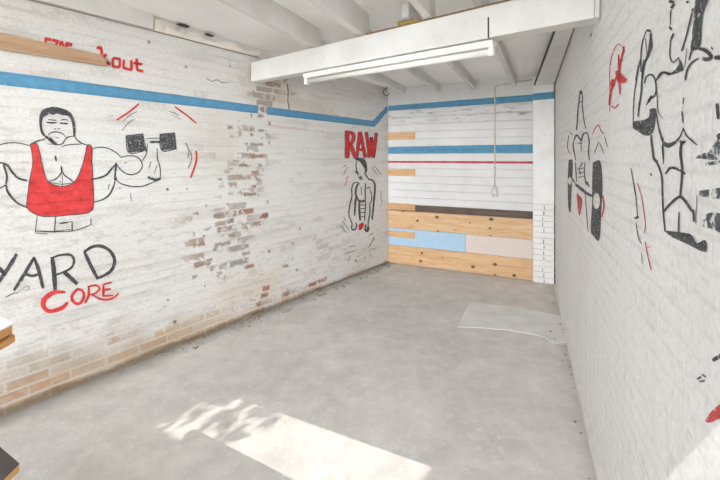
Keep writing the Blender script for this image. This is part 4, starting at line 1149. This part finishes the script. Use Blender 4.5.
for a, b in ((0.2, 0.15), (0.68, 0.15), (0.2, 0.55), (0.68, 0.55)):
    p = Vector((c1.x, c1.y, 0)) + ea * a + eb * b
    bm = bmesh.new()
    for z0, z1 in ((0.0, cz0 - 0.0265), (cz0 + 0.0005, cz1 - 0.060)):
        bmesh.ops.create_cube(bm, size=1.0, matrix=Matrix.Translation((p.x, p.y, (z0 + z1) / 2)) @ Matrix.Diagonal((0.045, 0.045, z1 - z0, 1)))
    keep(mesh_obj('leg', bm, M['shelf_wood']), unit)

# crumbs of mortar and brick along the foot of the mural wall
bm = bmesh.new()
rg = random.Random(3)
for i in range(420):
    u = rg.random() ** 1.2 * 3.4 + 0.1
    spread = 0.02 + 0.16 * rg.random() ** 3
    s = 0.003 + 0.011 * rg.random() ** 3
    if 1.2 < u < 2.0: s *= 1.5
    p = WL.pt(u, s * 0.4, 0.02 + spread)
    mtx = Matrix.Translation(p) @ Matrix.Rotation(rg.random() * 6, 4, 'Z') @ Matrix.Diagonal((s * (1 + rg.random()), s, s * 0.7, 1))
    bmesh.ops.create_icosphere(bm, subdivisions=1, radius=1.0, matrix=mtx)
for i in range(60):
    u = rg.random() * 4.0 + 0.2
    s = 0.003 + 0.007 * rg.random() ** 3
    p = WR.pt(u, s * 0.4, 0.035 + 0.12 * rg.random() ** 2)
    mtx = Matrix.Translation(p) @ Matrix.Rotation(rg.random() * 6, 4, 'Z') @ Matrix.Diagonal((s * (1 + rg.random()), s, s * 0.7, 1))
    bmesh.ops.create_icosphere(bm, subdivisions=1, radius=1.0, matrix=mtx)
o = mesh_obj('mortar_crumbs', bm, plain_mat('crumbs', srgb(186, 174, 160), 0.95, 0, 0.3, 50))
o['kind'] = 'stuff'; o['label'] = 'loose crumbs of mortar and brick along the foot of the walls'

# ------------------------------------------------------------------ outside: yard, added sun blocker, tree
SH = Vector((0.68, 0.733)).normalized()                    # horizontal travel of the sunlight
def back_along(p, n_to):
    """follow the sunlight from p back to the plane n = n_to; returns the plan point and height"""
    L = (nt(p)[0] - n_to) / SH.dot(N)
    return nt((p.x - SH.x * L, p.y - SH.y * L))[1], p.z + L * math.tan(SUN_EL)
YN = -7.0
ZF = 2.52                                                   # foot of the fascia, added at the open front to bound the sunlit strip
fe = on_floor(333, 428.5)
SUN_EL = math.atan(ZF / ((nt(fe)[0] - EAVE_N + 0.04) / SH.dot(N)))
near_e = on_floor(215, 455); far_e = on_floor(333, 428.5)
t_right, _ = back_along(on_floor(433, 467), YN)
t_left, _ = back_along(on_floor(172, 412), YN)
_, z_low = back_along(near_e, YN)
def yp(t, n, z): v = N * n + T * t; return Vector((v.x, v.y, z))
yard = bmesh.new()
add_hull(yard, [yp(-14, -14, -0.3), yp(14, -14, -0.3), yp(14, EAVE_N - 0.01, -0.3), yp(-14, EAVE_N - 0.01, -0.3)], [yp(-14, -14, -0.02), yp(14, -14, -0.02), yp(14, EAVE_N - 0.01, -0.02), yp(-14, EAVE_N - 0.01, -0.02)])
struct(mesh_obj('ground', yard, M['render']))
fas = bmesh.new()
a, b = WL.pt(uL_front + 0.03, 0, -0.2), WR.pt(uR_front + 0.03, 0, -0.2)
ta, tb = nt(a)[1], nt(b)[1]
add_hull(fas, [yp(ta, EAVE_N - 0.065, ZF), yp(tb, EAVE_N - 0.065, ZF), yp(tb, EAVE_N - 0.04, ZF), yp(ta, EAVE_N - 0.04, ZF)],
              [yp(ta, EAVE_N - 0.065, 2.95), yp(tb, EAVE_N - 0.065, 2.95), yp(tb, EAVE_N - 0.04, 2.95), yp(ta, EAVE_N - 0.04, 2.95)])
struct(mesh_obj('trim_4', fas, M['white_wood']))
sun_blocker = thing('sun_blocker', 'pale unseen blocker across the yard, added to shape the sunlit strip', 'sun_blocker', yp(t_left, YN, -0.02))  # added out of view; its outline shapes the sunlit strip on the floor
bm = bmesh.new()
add_hull(bm, [yp(t_left - 0.001, YN, -0.02), yp(t_right, YN, -0.02), yp(t_right, YN - 3, -0.02), yp(t_left - 0.001, YN - 3, -0.02)],
             [yp(t_left - 0.001, YN, z_low), yp(t_right, YN, z_low), yp(t_right, YN - 3, z_low), yp(t_left - 0.001, YN - 3, z_low)])
keep(mesh_obj('near_edge_blocker', bm, M['render']), sun_blocker)
bm = bmesh.new()
add_hull(bm, [yp(t_left - 2.0, YN, -0.02), yp(t_left - 0.002, YN, -0.02), yp(t_left - 0.002, YN - 0.2, -0.02), yp(t_left - 2.0, YN - 0.2, -0.02)],
             [yp(t_left - 2.0, YN, z_low + 1.5), yp(t_left - 0.002, YN, z_low + 1.5), yp(t_left - 0.002, YN - 0.2, z_low + 1.5), yp(t_left - 2.0, YN - 0.2, z_low + 1.5)])
keep(mesh_obj('left_end_blocker', bm, M['render']), sun_blocker)
T_END = back_along(on_floor(478, 478), YN)[0]
bm = bmesh.new()
add_hull(bm, [yp(t_right + 0.001, YN, -0.02), yp(T_END, YN, -0.02), yp(T_END, YN - 3, -0.02), yp(t_right + 0.001, YN - 3, -0.02)],
             [yp(t_right + 0.001, YN, z_low + 3), yp(T_END, YN, z_low + 3), yp(T_END, YN - 3, z_low + 3), yp(t_right + 0.001, YN - 3, z_low + 3)])
keep(mesh_obj('right_end_blocker', bm, M['render']), sun_blocker)
# tree: leaves that dapple the left end of the sunlit strip
rg = random.Random(11)
tree = thing('tree', 'leafy tree rising beside the added sun blocker across the yard', 'tree', yp(t_left - 0.6, YN + 1.2, -0.02))
bm = bmesh.new()
tn = YN + 1.2
tt, tz = back_along(on_floor(200, 415), tn); tl = back_along(on_floor(172, 412), tn)[0]
add_tube(bm, [yp(tt - 0.9, tn, -0.02), yp(tt - 0.8, tn, tz * 0.5), yp(tt - 0.6, tn, tz - 0.8)], [0.12, 0.1, 0.05], 10)
keep(mesh_obj('trunk', bm, M['bark']), tree)
bm = bmesh.new()
def leaf(p, s):
    a = Vector((rg.uniform(-1, 1), rg.uniform(-1, 1), rg.uniform(-1, 1))).normalized(); b = a.orthogonal().normalized()
    c = a.cross(b)
    vs = [bm.verts.new(p - b * s), bm.verts.new(p + c * s * 0.45), bm.verts.new(p + b * s), bm.verts.new(p - c * s * 0.45)]
    bm.faces.new(vs)
for i in range(170):
    x = rg.random()
    leaf(yp(tl - 0.05 + 0.62 * x ** 1.3, tn + rg.uniform(-.3, .3), tz + rg.uniform(-0.55, 0.5)), rg.uniform(0.04, 0.085))
for i in range(1500):
    leaf(yp(tl - rg.uniform(0.2, 1.6), tn + rg.uniform(-.5, .5), tz + rg.uniform(-1.3, 0.7)), rg.uniform(0.05, 0.10))
o = mesh_obj('leaves', bm, M['leaf']); o['kind'] = 'stuff'; keep(o, tree)

# ------------------------------------------------------------------ light, camera
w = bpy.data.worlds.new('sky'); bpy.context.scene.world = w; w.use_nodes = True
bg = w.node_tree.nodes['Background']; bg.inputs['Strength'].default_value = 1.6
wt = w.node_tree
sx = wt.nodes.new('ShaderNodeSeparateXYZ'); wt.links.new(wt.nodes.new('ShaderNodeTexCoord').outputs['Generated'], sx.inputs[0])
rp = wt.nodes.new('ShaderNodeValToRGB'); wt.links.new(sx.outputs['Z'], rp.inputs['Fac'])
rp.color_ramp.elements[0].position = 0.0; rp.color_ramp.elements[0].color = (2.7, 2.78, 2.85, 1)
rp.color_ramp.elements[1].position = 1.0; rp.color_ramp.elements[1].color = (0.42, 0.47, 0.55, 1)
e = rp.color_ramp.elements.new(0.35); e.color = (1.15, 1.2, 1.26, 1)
vd_ = wt.nodes.new('ShaderNodeVectorMath'); vd_.operation = 'DOT_PRODUCT'      # bright lobe added to the sky behind the camera to even the room's light
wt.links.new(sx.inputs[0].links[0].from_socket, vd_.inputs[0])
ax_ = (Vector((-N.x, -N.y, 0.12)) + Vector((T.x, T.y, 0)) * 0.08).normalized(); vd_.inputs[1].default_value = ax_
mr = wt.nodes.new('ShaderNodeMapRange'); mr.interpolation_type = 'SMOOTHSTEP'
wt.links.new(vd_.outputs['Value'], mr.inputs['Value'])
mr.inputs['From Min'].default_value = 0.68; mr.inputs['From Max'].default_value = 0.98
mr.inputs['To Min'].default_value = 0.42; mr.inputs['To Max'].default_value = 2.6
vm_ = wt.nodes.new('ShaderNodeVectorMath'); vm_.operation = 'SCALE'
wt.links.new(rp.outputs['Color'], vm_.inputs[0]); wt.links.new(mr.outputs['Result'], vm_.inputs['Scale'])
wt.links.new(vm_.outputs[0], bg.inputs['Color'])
sun = bpy.data.lights.new('sun', 'SUN'); sun.energy = 1.9; sun.angle = math.radians(0.18); sun.color = (1.0, 0.97, 0.92)
so = bpy.data.objects.new('sun', sun); C.objects.link(so)
dirv = Vector((SH.x * math.cos(SUN_EL), SH.y * math.cos(SUN_EL), -math.sin(SUN_EL)))
so.rotation_euler = dirv.to_track_quat('-Z', 'Y').to_euler()
so.location = (-3, -3, 8)

cam = bpy.data.cameras.new('camera'); co = bpy.data.objects.new('camera', cam); C.objects.link(co)
cam.sensor_fit = 'HORIZONTAL'; cam.sensor_width = 36.0; cam.lens = F / 720.0 * 36.0
cam.shift_y = (HY - 240.0) / 720.0
cam.clip_start = 0.05
co.location = (0, 0, H); co.rotation_euler = (math.radians(90), 0, 0)
S = bpy.context.scene; S.camera = co
S.view_settings.view_transform = 'Standard'; S.view_settings.look = 'None'; S.view_settings.gamma = 1.0
S.view_settings.use_curve_mapping = False
S.view_settings.exposure = 0.76
S.cycles.max_bounces = 14; S.cycles.diffuse_bounces = 8; S.cycles.transparent_max_bounces = 16
